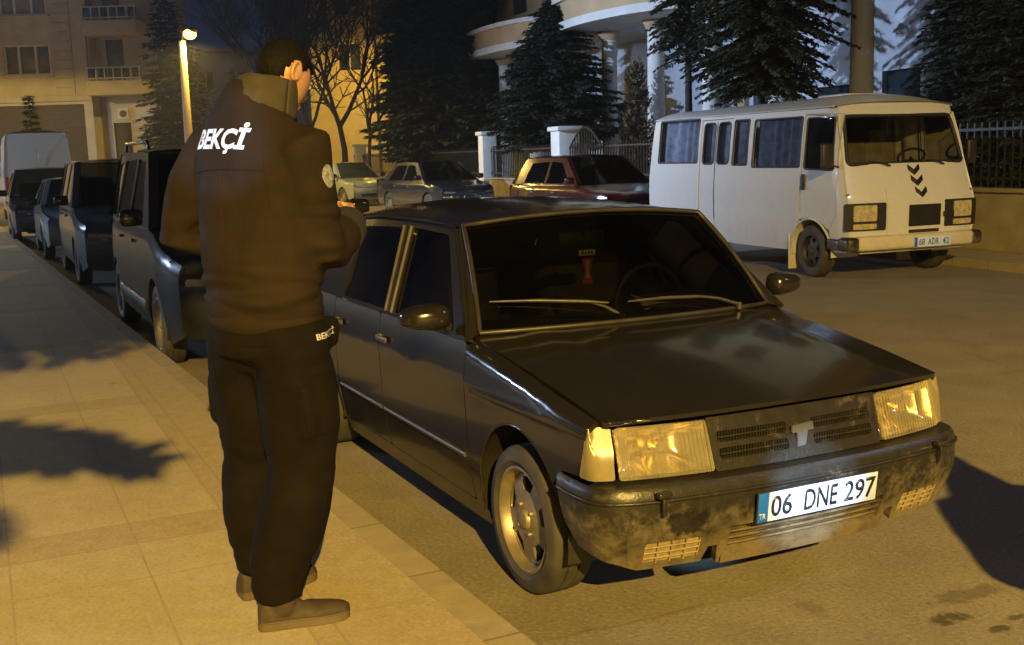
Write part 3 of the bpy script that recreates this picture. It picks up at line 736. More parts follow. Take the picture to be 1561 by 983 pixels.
    st = tube([(-.80+.06*math.sin(a)*0, .36+.185*math.cos(a), .90+.185*math.sin(a)) for a in [2*math.pi*i/24 for i in range(25)]], .014, 8, False)
    join(st, tube([(-.80, .18, .90), (-.79, .36, .89), (-.80, .54, .90)], .016, 6)); join(st, tube([(-.79, .36, .89), (-.55, .36, .82)], .025, 8))
    obj('steering_wheel', st, M['black'], root)
    for sg in (-1, 1):
        sb = boxes(((-1.15, sg*.36, .46), (.52, .50, .16), .05), ((-1.46, sg*.36, .80), (.14, .48, .62), .05, Matrix.Rotation(-.22, 3, 'Y')))
        st = obj('front_seat', sb, M['seatdark'], root)
        obj('headrest', box((-1.55, sg*.36, 1.17), (.10, .26, .16), .04), M['seatdark'], st)
    obj('rear_seat', boxes(((-2.1, 0, .48), (.50, 1.25, .18), .05), ((-2.40, 0, .80), (.14, 1.25, .56), .05, Matrix.Rotation(-.28, 3, 'Y'))), M['seatdark'], root)
    rv = boxes(((-.80, 0, 1.235), (.02, .24, .062), .010)); join(rv, tube([(-.79, 0, 1.25), (-.74, 0, 1.30)], .008, 6))
    obj('rear_view_mirror', rv, M['black'], root)
    return root
def XF(y, z): return .735 - .10*(abs(y)/.775)**2.6 - .30*max(0, z-.56)
def wsmap(u, v):
    bx, by, bz = -.215-.165*u*u, .728*u, .928-.016*u*u; tx, ty, tz = -.712-.045*u*u, .618*u, 1.356-.038*u*u
    k = .022*4*v*(1-v); return (bx+(tx-bx)*v+k*.7, by+(ty-by)*v, bz+(tz-bz)*v+k*.7)
car = build_car()
# things inside the windscreen
def car_pt(x, y, z): return car.matrix_basis @ Vector((x, y, z))
pe = empty('hanging_pennant', car_pt(-.70, -.03, 1.09), CAR_RZ, 'small red and white pennant under a pale card behind the black saloon windscreen', 'pennant')
card = boxes(((0, 0, .085), (.004, .085, .026), .002)); obj('card', card, m_plain('pale_card', (.42, .37, .25), .6), pe)
for k in range(4): obj('card_mark', box((.003, -.024+.016*k, .085), (.002, .008, .013)), M['ink'], pe)
obj('flag', prism([(-.028, .06), (.028, .06), (.012, 0), (.03, -.055), (-.03, -.055), (-.012, 0)], .003, Matrix(((0, 0, 1, 0), (1, 0, 0, 0), (0, 1, 0, 0), (0, 0, 0, 1)))), m_plain('red_flag', (.30, .035, .02), .7), pe)
obj('flag_stripe', prism([(-.012, .05), (.012, .05), (.004, 0), (.012, -.03), (-.012, -.03), (-.004, 0)], .0045, Matrix(((0, 0, 1, 0), (1, 0, 0, 0), (0, 1, 0, 0), (0, 0, 0, 1)))), m_plain('cream_stripe', (.34, .28, .19), .7), pe)
obj('cord', tube([(0, 0, .06), (-.02, .01, .15), (-.10, .03, .20)], .0015, 5), M['black'], pe)
pp = grid(lambda u, v: (-.36-.16*u, .06+.13*v+.02*u, .945+.025*math.sin(3*u+2*v)+.05*u*u), 8, 6, (0, 0, 1))
pb = obj('crumpled_paper', pp, m_plain('pale_paper', (.42, .37, .28), .8, var=.3, scale=12)); pb.location = CAR_AT; pb.rotation_euler = (0, 0, CAR_RZ)
so = pb.modifiers.new('thickness', 'SOLIDIFY'); so.thickness = .004
tag(pb, 'crumpled pale paper lying on the dashboard of the black saloon', 'paper')
# ---------------------------------------------------------------- street lamps, some added as fill (each carries its own light)
def street_lamp(at, h, arm, face, label, energy, col, glow, pole_r=.11, size=.30, spot=155, blend=.35, cat='street lamp'):
    e = empty('street_lamp', (at[0], at[1], at[2] if len(at) > 2 else 0), 0, label, cat, 'street lamps along the road')
    obj('pole', tube([(0, 0, 0), (0, 0, h*.5), (0, 0, h)], [pole_r*1.25, pole_r, pole_r*.8], 14), M['pole'], e)
    d = Vector((math.cos(face), math.sin(face), 0)); tip = d*arm + Vector((0, 0, h+.28))
    obj('arm', tube([Vector((0, 0, h-.05)), Vector((0, 0, h+.12))+d*arm*.35, tip], [.04, .035, .03], 8), M['pole'], e)
    hd = tube([tip-d*.12, tip+d*.12, tip+d*.40, tip+d*.52], [(.05, .04), (.13, .08), (.12, .07), (.04, .03)], 12, True, (0, 0, 1)); obj('lamp_head', hd, M['pole'], e)
    bm = bmesh.new(); bmesh.ops.create_uvsphere(bm, u_segments=16, v_segments=10, radius=1)
    for v in bm.verts: v.co = Vector((v.co.x*.21, v.co.y*.19, v.co.z*.17))
    bm.transform(Matrix.Translation(tip+d*.22+Vector((0, 0, -.10)))); obj('lamp_bulb', bm, glow, e)
    ld = bpy.data.lights.new('lamp_light', 'SPOT'); ld.energy = energy; ld.color = col; ld.spot_size = R(spot); ld.spot_blend = blend; ld.shadow_soft_size = size
    lo = bpy.data.objects.new('lamp_light', ld); COL.objects.link(lo); lo.parent = e; lo.location = tip+d*.22+Vector((0, 0, -.30))
    return e
street_lamp((4.2, -17.8), 10.2, 1.0, R(110), 'sodium street lamp behind the spot the picture is taken from', E_MAIN, SODIUM, M['lamp'], size=.10, spot=165)
street_lamp((-32.0, 23.0, .12), 6.2, 1.2, R(-20), 'white street lamp far along the side street at the left', E_COOL_L, COOL, M['lampled'], spot=178, blend=.04)
street_lamp((13.5, 2.2, .12), 7.6, 1.0, R(170), 'white lamp added beyond the right edge as fill for the shadows', E_FILL, FILL, M['lampled'], spot=176, blend=.1)  # added fill lamp, lifts the shadows with cool light
street_lamp((-14.5, 1.0, .12), 7.0, 1.0, R(10), 'weak white lamp added left of the picture as fill for the shadows', E_FILL*.14, FILL, M['lampled'], spot=176, blend=.1)  # second added fill, weaker, from the pavement side
street_lamp((-10.22, 36.0, .12), 5.42, .10, R(-20), 'lit sodium street lamp on a pale pole behind the guard', E_FAR, SODIUM, M['lamp'], pole_r=.13, size=.2, spot=170)
street_lamp((-26.5, 44.0, .12), 7.5, 1.0, R(70), 'sodium lamp added out of view to light the cream apartment building', E_FAR3, SODIUM, M['lamp'], size=.2, spot=172, blend=.1)  # added off-frame lamp that brightens the apartment front
street_lamp((-6.3, 55.5, .12), 9.6, .9, R(90), 'thin street lamp pole in front of the yellow house', E_FAR2, SODIUM, M['lamp'], pole_r=.07, size=.2, spot=165)

def added_torch(at, aim, watts, col, half_deg, label):  # added narrow spots that imitate the shine of reflective sheeting
    d = (Vector(aim)-Vector(at)).normalized(); q = d.to_track_quat('-Z', 'Y')
    e = empty('added_torch', at, 0, label, 'torch'); e.rotation_mode = 'QUATERNION'; e.rotation_quaternion = q
    obj('barrel', lathe([(.001, .13), (.013, .13), (.013, .03), (.019, .015), (.019, -.012), (.016, -.012)], 16, 'Z'), M['black'], e)
    obj('torch_lens', lathe([(.001, -.008), (.0165, -.008)], 16, 'Z'), M['lampled'], e)
    ld = bpy.data.lights.new('torch_light', 'SPOT'); ld.energy = watts; ld.color = col; ld.spot_size = R(2*half_deg); ld.spot_blend = .8; ld.shadow_soft_size = .012
    lo = bpy.data.objects.new('torch_light', ld); COL.objects.link(lo); lo.parent = e; lo.location = (0, 0, -.03)
added_torch((2.05, 1.55, 1.22), (1.02, 3.62, .455), 720, (.40, .70, 1.0), 5.6, 'added torch out of view, standing in for light returned by the number plate')
added_torch((-.45, .05, 1.52), (-.90, 3.45, 1.69), 780, (.30, .50, 1.0), 3.6, 'added torch out of view, standing in for light returned by the back lettering')

fl = empty('added_floodlight', (-11.2, 20.6, .118), 0, 'white flood lamp on a post, added out of view to brighten the columned building', 'added_floodlight')  # added flood lamp that washes the far buildings in cool light
FA = (Vector((4.0, 26.0, 2.8))-Vector((-11.2, 20.6, 5.9))).normalized()
obj('post', tube([(0, 0, 0), (0, 0, 2.9), (0, 0, 5.75)], [.07, .06, .05], 12), M['pole'], fl)
fq = FA.to_track_quat('-Z', 'Y'); hb = box((0, 0, .06), (.34, .24, .10), .02); hb.transform(fq.to_matrix().to_4x4()); hb.transform(Matrix.Translation((0, 0, 5.82))); obj('housing', hb, M['black'], fl)
hl2 = box((0, 0, 0), (.29, .19, .012)); hl2.transform(fq.to_matrix().to_4x4()); hl2.transform(Matrix.Translation((0, 0, 5.82))); obj('led_panel', hl2, M['lampled'], fl)
ld = bpy.data.lights.new('flood_light', 'SPOT'); ld.energy = E_FLOOD; ld.color = COOL; ld.spot_size = R(94); ld.spot_blend = .75; ld.shadow_soft_size = .12
lo = bpy.data.objects.new('flood_light', ld); COL.objects.link(lo); lo.parent = fl; lo.location = Vector((0, 0, 5.82))+FA*.12; lo.rotation_mode = 'QUATERNION'; lo.rotation_quaternion = fq
# ---------------------------------------------------------------- the guard on the pavement (x right, y ahead, z up of the person)
def uvs(c, s, rot=None, n=20):
    bm = bmesh.new(); bmesh.ops.create_uvsphere(bm, u_segments=n, v_segments=n*2//3, radius=1)
    for v in bm.verts: v.co = Vector((v.co.x*s[0], v.co.y*s[1], v.co.z*s[2]))
    bm.transform(Matrix.Translation(c) @ (rot.to_4x4() if rot else Matrix.Identity(4))); return bm
HEADM = Matrix.Translation((.045, .085, 1.772)) @ Matrix.Rotation(R(-1), 4, 'Z') @ Matrix.Rotation(R(-31), 4, 'X')
def skull(p, k=1.0):
    x, y, z = p
    w = .078*(1 - .22*max(0, -z-.1)) ; d = .100*(1 - .10*max(0, -z)) ; h = .112 if z > 0 else .118
    yy = d*y + (.018*max(0, -z) if y > 0 else .018*max(0, -z)*1.0)
    if y < 0 and z < -.2: yy += .05*(-z-.2)
    return Vector((w*x*k, yy*k, h*z*k))
def hand(wr, dirn, palm_n, thumb_side, curl):
    """palm and five bent fingers; dirn = along the hand, palm_n = out of the back of the hand"""
    d = Vector(dirn).normalized(); n_ = Vector(palm_n); n_ = (n_ - d*n_.dot(d)).normalized(); s_ = d.cross(n_)*thumb_side
    w = Vector(wr); bm = tube([w-d*.02, w+d*.02, w+d*.06, w+d*.095], [(.026, .020), (.034, .018), (.041, .015), (.038, .012)], 12, True, n_)
    for k, (off, L) in enumerate(((.030, .074), (.010, .083), (-.010, .077), (-.029, .060))):
        p = w + d*.088 + s_*off; pts = [p-d*.02, p]; a = R(curl*.35)
        for q, fr in enumerate((.42, .32, .26)):
            dr = d*math.cos(a) - n_*math.sin(a); p = p + dr*L*fr; pts.append(p); a += R(curl*.55)
        join(bm, tube(pts, [.0095, .0095, .009, .0085, .0072], 8))
    t0 = w + d*.030 + s_*.030; td = (d*.55 + s_*.75 - n_*.30).normalized()
    join(bm, tube([t0-s_*.012, t0+td*.030, t0+td*.052+d*.008, t0+td*.062+d*.032], [.013, .0125, .0105, .008], 8))
    return bm
def build_person():
    root = empty('person', (-.80, 3.57, .118), R(-35), 'guard in dark brown uniform with white BEKÇİ lettering across the back, standing with bowed head', 'person')
    J = {'sh': ((.205, 0, 1.550), (-.205, 0, 1.550)), 'ua': ((.205, .02, 1.42), (-.300, -.02, 1.43)), 'el': ((.190, .07, 1.195), (-.385, -.01, 1.245)),
         'fa': ((.150, .205, 1.250), (-.27, .16, 1.265)), 'wr': ((.110, .300, 1.300), (-.075, .285, 1.305))}
    L = {'hip': ((.098, -.01, .94), (-.098, -.01, .94)), 'th': ((.118, .0, .74), (-.125, .02, .74)), 'kn': ((.122, .0, .52), (-.150, .045, .52)),
         'ca': ((.108, -.065, .30), (-.160, .035, .30)), 'an': ((.088, -.105, .085), (-.168, .04, .085))}
    # body
    b = bmesh.new()
    join(b, tube([(0, -.01, .90), (0, -.01, 1.05), (0, 0, 1.25), (0, .0, 1.45), (0, -.01, 1.57), (.01, .0, 1.63)], [(.16, .11), (.15, .10), (.15, .10), (.18, .11), (.15, .08), (.06, .06)], 20, True, (0, 1, 0)))
    join(b, tube([(.005, -.005, 1.58), (.02, .02, 1.66), (.04, .05, 1.74)], [.064, .058, .056], 14))
    for i, sg in ((0, 1), (1, -1)):
        join(b, tube([J[k][i] for k in ('sh', 'ua', 'el', 'fa', 'wr')], [.055, .050, .040, .038, .027], 12))
        join(b, tube([L[k][i] for k in ('hip', 'th', 'kn', 'ca', 'an')], [.085, .080, .055, .055, .040], 12))
        an = Vector(L['an'][i]); fd = Vector((.62, .79, 0)) if i == 0 else Vector((.25, .97, 0))
        join(b, tube([an+Vector((0, 0, -.03))-fd*.04, an+fd*.06+Vector((0, 0, -.035)), an+fd*.15+Vector((0, 0, -.05))], [.035, .035, .022], 10))
        wr = Vector(J['wr'][i]); join(b, hand(wr, (-.55*sg, .75, .18), (.25*sg, .35, -.9) if False else (.75*sg, .55, .1), 1 if False else (sg), 62))
    hd = bmesh.new(); bmesh.ops.create_uvsphere(hd, u_segments=32, v_segments=24, radius=1)
    for v in hd.verts: v.co = skull(v.co)
    join(hd, tube([(0, .092, .025), (0, .112, -.012), (0, .100, -.030)], [.009, .015, .010], 10))
    for sg in (-1, 1):
        join(hd, uvs((sg*.032, .080, .012), (.016, .012, .011)))
        ear = bmesh.new()
        for k in range(13): pass
        pts = [(sg*(.076+.012*math.sin(a*.5)), -.004-.014+.020*math.cos(a)*1.0, .004+.031*math.sin(a)) for a in [2*math.pi*k/16 for k in range(17)]]
        join(ear, tube(pts, .0062, 6, False)); join(ear, uvs((sg*.076, -.014, .002), (.008, .017, .026)))
        join(hd, ear)
    join(hd, uvs((0, .098, -.055), (.024, .010, .006))); join(hd, uvs((0, .092, -.066), (.020, .010, .007))); join(hd, uvs((0, .072, -.092), (.026, .022, .018)))
    join(b, hd, HEADM)
    body = obj('body', remesh(b, .0065, 3, .45), M['skin'], root)
    for sg in (-1, 1):
        obj('eye', (lambda q: (q.transform(HEADM), q)[1])(uvs((sg*.032, .087, .012), (.011, .009, .008))), M['white'], root)
    # hair
    h = bmesh.new(); bmesh.ops.create_uvsphere(h, u_segments=48, v_segments=36, radius=1)
    for v in h.verts:
        q = v.co.copy(); v.co = skull(q, 1.045 + .055*max(0, q.z+.1)); v.co += v.co.normalized()*.004*noise.noise(v.co*90)
    kill = []
    for f in h.faces:
        c = f.calc_center_median(); y, z = c.y/.1, c.z/.115
        line = -.50 if y < -.25 else (-.50 + (y+.25)*1.7 if y < .35 else .52)
        if abs(c.x) > .045 and -.45 < y < .12 and z < .24: line = max(line, .20)
        if z < line: kill.append(f)
    bmesh.ops.delete(h, geom=kill, context='FACES'); h.transform(HEADM)
    ho = obj('hair', h, M['hair'], root); so = ho.modifiers.new('thick', 'SOLIDIFY'); so.thickness = .010; so.offset = -1
    # trousers
    t = bmesh.new()
    join(t, tube([(0, -.01, 1.06), (0, -.012, .98), (0, -.015, .90), (0, -.01, .84)], [(.195, .140), (.200, .150), (.200, .150), (.12, .10)], 24, True, (0, 1, 0)))
    for i in (0, 1):
        a = Vector(L['an'][i])
        join(t, tube([(L['hip'][i][0]*.95, -.015, .98)] + [L[k][i] for k in ('hip', 'th', 'kn')] + [Vector(L['kn'][i]).lerp(Vector(L['ca'][i]), .55), L['ca'][i], a+Vector((0, 0, .09)), a+Vector((0, 0, .035)), a+Vector((0, 0, .005))],
                     [.12, (.128, .142), (.124, .136), (.114, .120), (.118, .120), .110, .096, .088, .082], 24))
        sgn = 1 if i == 0 else -1                                      # cargo pocket
        th = Vector(L['th'][i]); join(t, box(th+Vector((sgn*.098, -.01, -.02)), (.06, .17, .20), .03))
    join(t, box((.172, .06, .945), (.05, .17, .11), .024))           # hip pocket flap
    tm = remesh(t, .011, 5, .5)
    def crease(me, f):
        me.update(); nv = [v.normal.copy() for v in me.vertices]
        for v, n_ in zip(me.vertices, nv): v.co = v.co + n_*f(v.co)
    def fold(p, a, b, s): # ridged noise
        return abs(noise.noise(Vector((p.x*a, p.y*a, p.z*b)) + Vector((s, s*.7, 0))))
    def ftr(p):
        k = max(0, 1-abs(p.z-.50)/.16) + .9*max(0, 1-abs(p.z-.16)/.16) + .8*max(0, 1-abs(p.z-.86)/.10)
        return -.016*k*(.5-fold(p, 7, 15, 3))*1.4 + .008*noise.noise(p*9)
    crease(tm, ftr); tro = obj('trousers', tm, M['trousers'], root)
    # jacket
    j = bmesh.new()
    join(j, tube([(0, -.005, .985), (0, -.005, 1.02), (0, -.008, 1.07), (0, -.005, 1.18), (0, 0, 1.32), (0, -.005, 1.45), (0, -.012, 1.55), (.004, -.014, 1.625), (.012, -.004, 1.69), (.022, .012, 1.73)],
                 [(.200, .150), (.212, .160), (.230, .172), (.228, .168), (.232, .164), (.236, .156), (.228, .138), (.176, .116), (.118, .102), (.092, .090)], 32, True, (0, 1, 0)))
    for i in (0, 1):
        P = [Vector(J[k][i]) for k in ('sh', 'ua', 'el', 'fa', 'wr')]
        join(j, tube([P[0]*.72+Vector((0, 0, 1.545*.28)), P[0], P[1], P[2]+Vector((0, 0, .012)), P[2].lerp(P[3], .35), P[3], P[4]-(P[4]-P[3])*.12], [.080, .090, .087, .084, .080, .072, .056], 20))
    jm = remesh(j, .010, 5, .5)
    def fj(p):
        k = 1.1*max(0, 1-abs(p.z-1.10)/.11) + .9*max(0, 1-(Vector((abs(p.x), p.y, p.z))-Vector((.30, .03, 1.30))).length/.17)
        d = .5*max(0, 1-abs(p.z-1.25)/.25)
        return -.024*k*(.5-fold(p, 4, 19, 1))*1.6 - .016*d*(.5-fold(p, 9, 3.0, 5)) + .007*noise.noise(p*7) - .010*max(0, 1-abs(p.z-1.45)/.12)*(.5-fold(p, 10, 6, 9))
    crease(jm, fj); jac = obj('jacket', jm, M['jacket'], root)
    hem = bmesh.new()
    join(hem, grid(lambda u, v: ((.199+.010*math.sin(math.pi*v))*math.cos(2*math.pi*u), -.005+(.153+.010*math.sin(math.pi*v))*math.sin(2*math.pi*u), .972+.055*v), 60, 6))
    bmesh.ops.recalc_face_normals(hem, faces=hem.faces[:]); obj('hem_band', hem, M['jacket'], jac)
    col = grid(lambda u, v: Vector((.018+.020*v, .002+.034*v, 1.648+.108*v)) + Vector(((.122-.032*v)*math.cos(2*math.pi*u), (.114-.020*v)*math.sin(2*math.pi*u), -.030*math.sin(2*math.pi*u)*(1-v*.3)+.006*noise.noise(Vector((6*math.cos(2*math.pi*u), 6*math.sin(2*math.pi*u), 4*v))))), 48, 8)
    co = obj('collar', col, M['collar'], jac); so = co.modifiers.new('thick', 'SOLIDIFY'); so.thickness = .016
    for i in (0, 1):
        a, w = Vector(J['fa'][i]), Vector(J['wr'][i]); d = (w-a)
        obj('cuff', tube([a+d*.25, a+d*.55, a+d*.88, a+d*.95], [.072, .072, .061, .056], 20), M['jacketdark'] if i == 0 else M['jacket'], jac)
    # lettering laid on the cloth
    def bvh(o): return BVHTree.FromPolygons([v.co for v in o.data.vertices], [p.vertices[:] for p in o.data.polygons])
    def decal(name, bm, Mx, tree, mat, parent, lift=.003):
        n_ = -Mx.to_3x3().col[2].normalized(); bad = []
        bmesh.ops.subdivide_edges(bm, edges=[e for e in bm.edges if e.calc_length() > .02], cuts=2)
        bm.transform(Mx)
        for v in bm.verts:
            h_ = tree.ray_cast(v.co - n_*.3, n_, .9)
            if h_[0] is not None: v.co = h_[0] - n_*lift
            else: bad.append(v)
        bmesh.ops.delete(bm, geom=bad, context='VERTS')
        return obj(name, bm, mat, parent)
    tj, tt = bvh(jac), bvh(tro)
    def facing(c, n_, roll=0):
        z = Vector(n_).normalized(); x = Vector((0, 0, 1)).cross(z).normalized(); y = z.cross(x)
        m = Matrix((x, y, z)).transposed().to_4x4(); return Matrix.Translation(c) @ m @ Matrix.Rotation(roll, 4, 'Z')
    decal('back_lettering', text_bm('BEKÇİ', .245, .098, shear=.22, ext=0, bold=.035), facing((-.026, -.2, 1.588), (-.16, -1, .12), R(-1)), tj, M['white'], jac)
    decal('pocket_lettering', text_bm('BEKÇİ', .105, .030, shear=0, ext=0, bold=.02), facing((.20, .045, .955), (.97, -.25, 0), R(2)), tt, M['badgegrey'], tro)
    def seam(pts, ax, tree, par, mat, r=.0028, n=None):
        out = []
        for i in range(len(pts)-1):
            for k in range(8):
                a, b_ = pts[i], pts[i+1]; t = k/8; u, v = a[0]+(b_[0]-a[0])*t, a[1]+(b_[1]-a[1])*t
                o = Vector((u, -.6, v)) if ax == 'back' else Vector((.7, u, v)); d_ = Vector((0, 1, 0)) if ax == 'back' else Vector((-1, 0, 0))
                h_ = tree.ray_cast(o, d_, 1.0)
                if h_[0] is not None: out.append(h_[0]-d_*.0005)
        if len(out) > 3: obj('seam', tube(out, r, 5), mat, par)
    seam([(-.165, 1.475), (-.08, 1.482), (0, 1.485), (.08, 1.482), (.165, 1.475)], 'back', tj, jac, M['jacket'])
    seam([(-.150, 1.50), (-.168, 1.42), (-.172, 1.34), (-.166, 1.28)], 'back', tj, jac, M['jacket'])
    seam([(.150, 1.50), (.165, 1.42), (.168, 1.34)], 'back', tj, jac, M['jacket'])
    seam([(0, 1.48), (.002, 1.3), (0, 1.14)], 'back', tj, jac, M['jacket'], .0018)
    seam([(-.155, .935), (-.04, .930), (-.05, .80), (-.09, .78), (-.145, .80), (-.155, .935)], 'back', tt, tro, M['trousers'], .0018)
    seam([(.04, .930), (.15, .935), (.145, .80), (.09, .78), (.05, .80), (.04, .930)], 'back', tt, tro, M['trousers'], .0018)
    seam([(-.09, .80), (-.04, .835), (.06, .83), (.10, .79), (.09, .64), (-.08, .64), (-.09, .80)], 'side', tt, tro, M['trousers'], .002)
    seam([(0, .94), (-.005, .7), (.02, .5), (-.05, .3), (-.09, .13)], 'side', tt, tro, M['trousers'], .0018)
    pt = bmesh.new(); pv = [pt.verts.new((.026*math.cos(a)*(1 if math.sin(a) > 0 else 1-.25*abs(math.sin(a))), .036*math.sin(a), 0)) for a in [2*math.pi*k/20 for k in range(20)]]; pt.faces.new(pv)
    bmesh.ops.triangulate(pt, faces=pt.faces[:])
    decal('sleeve_badge', pt, facing((.30, .02, 1.455), (.95, -.12, .15)), tj, M['badge'], jac)
    # shoes
    for i, (he, to) in enumerate((((.047, -.165), (.232, .070)), ((-.196, -.030), (-.115, .258)))):
        he, to = Vector((*he, 0)), Vector((*to, 0)); d = (to-he).normalized(); Ln = (to-he).length; s_ = d.cross(Vector((0, 0, 1)))
        prof = [(0, .030, .050), (.02, .036, .075), (.08, .040, .092), (.20, .041, .094), (.32, .041, .082), (.48, .045, .060), (.66, .050, .048), (.82, .047, .042), (.94, .036, .034), (1, .018, .022)]
        up = tube([he + d*(Ln*a) + Vector((0, 0, .020)) for a, w, h_ in prof], [(w, h_) for a, w, h_ in prof], 20, True, (0, 0, 1))
        for v in up.verts: v.co.z = max(v.co.z, .012)
        join(up, tube([he+d*.085+Vector((0, 0, .05)), he+d*.08+Vector((0, 0, .125))], [.048, .052], 16))
        sh = obj('shoe', remesh(up, .007, 3, .5), M['shoe'], root)
        side = [(a, w+.010) for a, w in ((0, .018), (.02, .030), (.08, .038), (.25, .040), (.45, .042), (.65, .048), (.82, .046), (.94, .034), (1.0, .014))]
        poly = [he+d*(Ln*a-.004)+s_*w for a, w in side] + [he+d*(Ln*a+.004)-s_*w for a, w in reversed(side)]
        obj('sole', prism([(p.x, p.y) for p in poly], .030, None, 0, .004), M['sole'], sh)
    return root
M['badgegrey'] = m_plain('grey_lettering', (.42, .41, .42), .6, var=.1)
guard = build_person()
def copy_tree(o, parent=None):
    c = o.copy(); COL.objects.link(c)
    if parent is not None: c.parent = parent
    for ch in list(o.children): copy_tree(ch, c)
    return c
# ---------------------------------------------------------------- the white minibus across the road
def build_bus():
    root = empty('minibus', BUS_AT, BRZ, 'old white minibus with black chevrons on its nose, parked across the road', 'minibus')
    W_ = M['buswhite']
    yp = spl([.30, .45, .70, 1.0, 1.35, 1.7, 2.0, 2.09], [.93, .962, .982, .985, .967, .938, .902, .885])
    fx = spl([.33, .55, .90, 1.10, 1.376, 1.95, 2.10], [.655, .690, .700, .640, .556, .372, .325])
    def bmap(sg, off=0):
        def f(x, z):
            d = max(0, x-(fx(z)-.16))/.16; return (x, sg*(yp(z)-off-.05*d*d), z)
        return f
    def fmap(off=0):
        return lambda y, z: (fx(z)+.05-.055*(abs(y)/.93)**4-off, y, z)
    AR = arc(0, .325, .405, 180, 8, 16)
    body = bmesh.new()
    wins = [(-3.90, 1.43, -2.73, 2.055), (-1.80, 1.395, -1.43, 2.0), (-1.31, 1.365, -.25, 1.985)]
    for sg in (-1, 1):
        outer = [(-4.10, .42), (-4.15, .60), (-4.16, 1.2), (-4.08, 2.07), (-1.0, 2.075), (-.215, 2.07), (-.215, .75)] + [(-.40, .44), (-.415, .31), (-1.84, .31), (-1.845, 2.035), (-2.665, 2.035), (-2.665, .31), (-3.0, .31)]
        loops = [outer] + [rrect(*w, .03) for w in wins]
        join(body, panel(loops, bmap(sg), .14, (0, sg, 0), .03))
        join(body, panel([[(.625, .34), (fx(.55), .55), (fx(.9), .9), (fx(1.1), 1.1), (fx(1.376), 1.376), (fx(1.7), 1.7), (fx(1.95), 1.95), (fx(2.07), 2.07), (-.208, 2.07), (-.208, 2.01), (.43, 1.99), (.505, 1.33), (.515, .80), (.37, .60), (.40, .44), (.40, .34)]], bmap(sg), .08, (0, sg, 0), .02))
        join(body, tube([(x, sg*(.890+.0), 2.085) for x in (-4.08, -2, 0, .33)], (.016, .012), 6, True, (0, 0, 1)))
        join(body, tube([(p[0], sg*(bmap(1)(p[0], p[1])[1]+.002), p[1]) for p in arc(0, .325, .405, 188, 4, 20)], .014, 6))
        join(body, grid(lambda u, v: (.41*math.cos(R(-8+196*u)), sg*(.97-.4*v), .325+.41*math.sin(R(-8+196*u))), 20, 1), mat=1)
    # front skin with the windscreen opening
    fo = [(.93, .50), (.955, .9), (.930, 1.15), (.905, 1.376), (.845, 1.95), (.82, 2.07)]
    fo = [(-a, b) for a, b in fo] + [(a, b) for a, b in reversed(fo)]
    hole = rpoly([(-.868, 1.385), (.868, 1.385), (.795, 1.962), (-.795, 1.962)], .07, 5)
    join(body, panel([fo, hole], fmap(), .10, (1, 0, 0), .03))
    for sg in (-1, 1):   # rounded corner between nose and side
        def cor(u, v, sg=sg):
            z = .50+1.57*u; a = Vector(fmap()(sg*spl([.5, .9, 1.15, 1.376, 1.95, 2.07], [.93, .955, .93, .905, .845, .82])(z), z)); b = Vector(bmap(sg)(fx(z)-.005, z))
            p = a.lerp(b, v); return p + Vector((.7, sg*.7, 0))*.012*math.sin(math.pi*v)
        join(body, grid(cor, 18, 4, (1, sg, 0)))
    join(body, grid(lambda u, v: (-4.10-.05*math.sin(math.pi*v), .93*(2*u-1)*(1-.06*v*v), .42+1.66*v), 8, 8, (-1, 0, 0)))
    join(body, box((-1.9, 0, .48), (4.4, 1.5, .20)), mat=1); join(body, box((.30, 0, .42), (.6, 1.2, .2)), mat=1)
    join(body, grid(lambda u, v: (fmap()(.82*(2*u-1), 2.065)[0]-.035*v, .86*(2*u-1)*(1-.0*v), 2.065+(.03+.06*(1-abs(2*u-1)**3))*v), 14, 3, (1, 0, .5)))
    obj('body', body, [W_, M['black']], root)
    def roof(u, v):
        a = 2*u-1; x = .37-4.47*v; e = .888; k = spl([0, .03, .12, .3, 1], [.05, .11, .165, .155, .135])(v)
        return (x+(.06*(1-a*a) if v < .02 else 0), e*a, 2.085+k*(1-abs(a)**3.2))
    join(body, bmesh.new()) if False else None
    rf = obj('roof', grid(roof, 18, 20, (0, 0, 1)), W_, root)
    join_ = boxes(((-.55, .05, 2.245), (.62, .60, .05), .02)); obj('roof_hatch', join_, W_, rf)
    # folding passenger door, cab door
    for sg in (-1, 1):
        dl = [[(-2.655, 2.025), (-2.655, .32), (-1.855, .32), (-1.855, 2.025)], rrect(-2.60, 1.41, -2.29, 1.985, .07, 4), rrect(-2.21, 1.41, -1.90, 1.985, .07, 4)]
        pd = obj('passenger_door', panel(dl, bmap(sg, .008), .14, (0, sg, 0), .02), W_, root)
        obj('door_seam', tube([(-2.25, sg*(yp(z)-.004), z) for z in (.33, .7, 1.0, 1.35, 1.7, 2.0)], .006, 6), M['trim'], pd)
        for w in ((-2.60, 1.41, -2.29, 1.985), (-2.21, 1.41, -1.90, 1.985)):
            wi = obj('window', panel([rrect(*w, .07, 4)], bmap(sg, .022), .3, (0, sg, 0), 0), M['busglass'], pd)
            obj('rubber', tube([bmap(sg, .008)(*p) for p in rrect(*w, .07, 4) + [rrect(*w, .07, 4)[0]]], .012, 6, False), M['seal'], wi)
        cd_ = [rpoly([(-.20, 2.0), (-.20, .80), (-.30, .70), (-.05, .745), (.20, .70), (.36, .605), (.505, .80), (.495, 1.33), (.425, 1.98)], .02), rpoly([(-.155, 1.345), (.43, 1.325), (.345, 1.955), (-.155, 1.965)], .04)]
        cdo = obj('cab_door', panel(cd_, bmap(sg, .003), .10, (0, sg, 0), .02), W_, root)
        wp = rpoly([(-.155, 1.345), (.43, 1.325), (.345, 1.955), (-.155, 1.965)], .04)
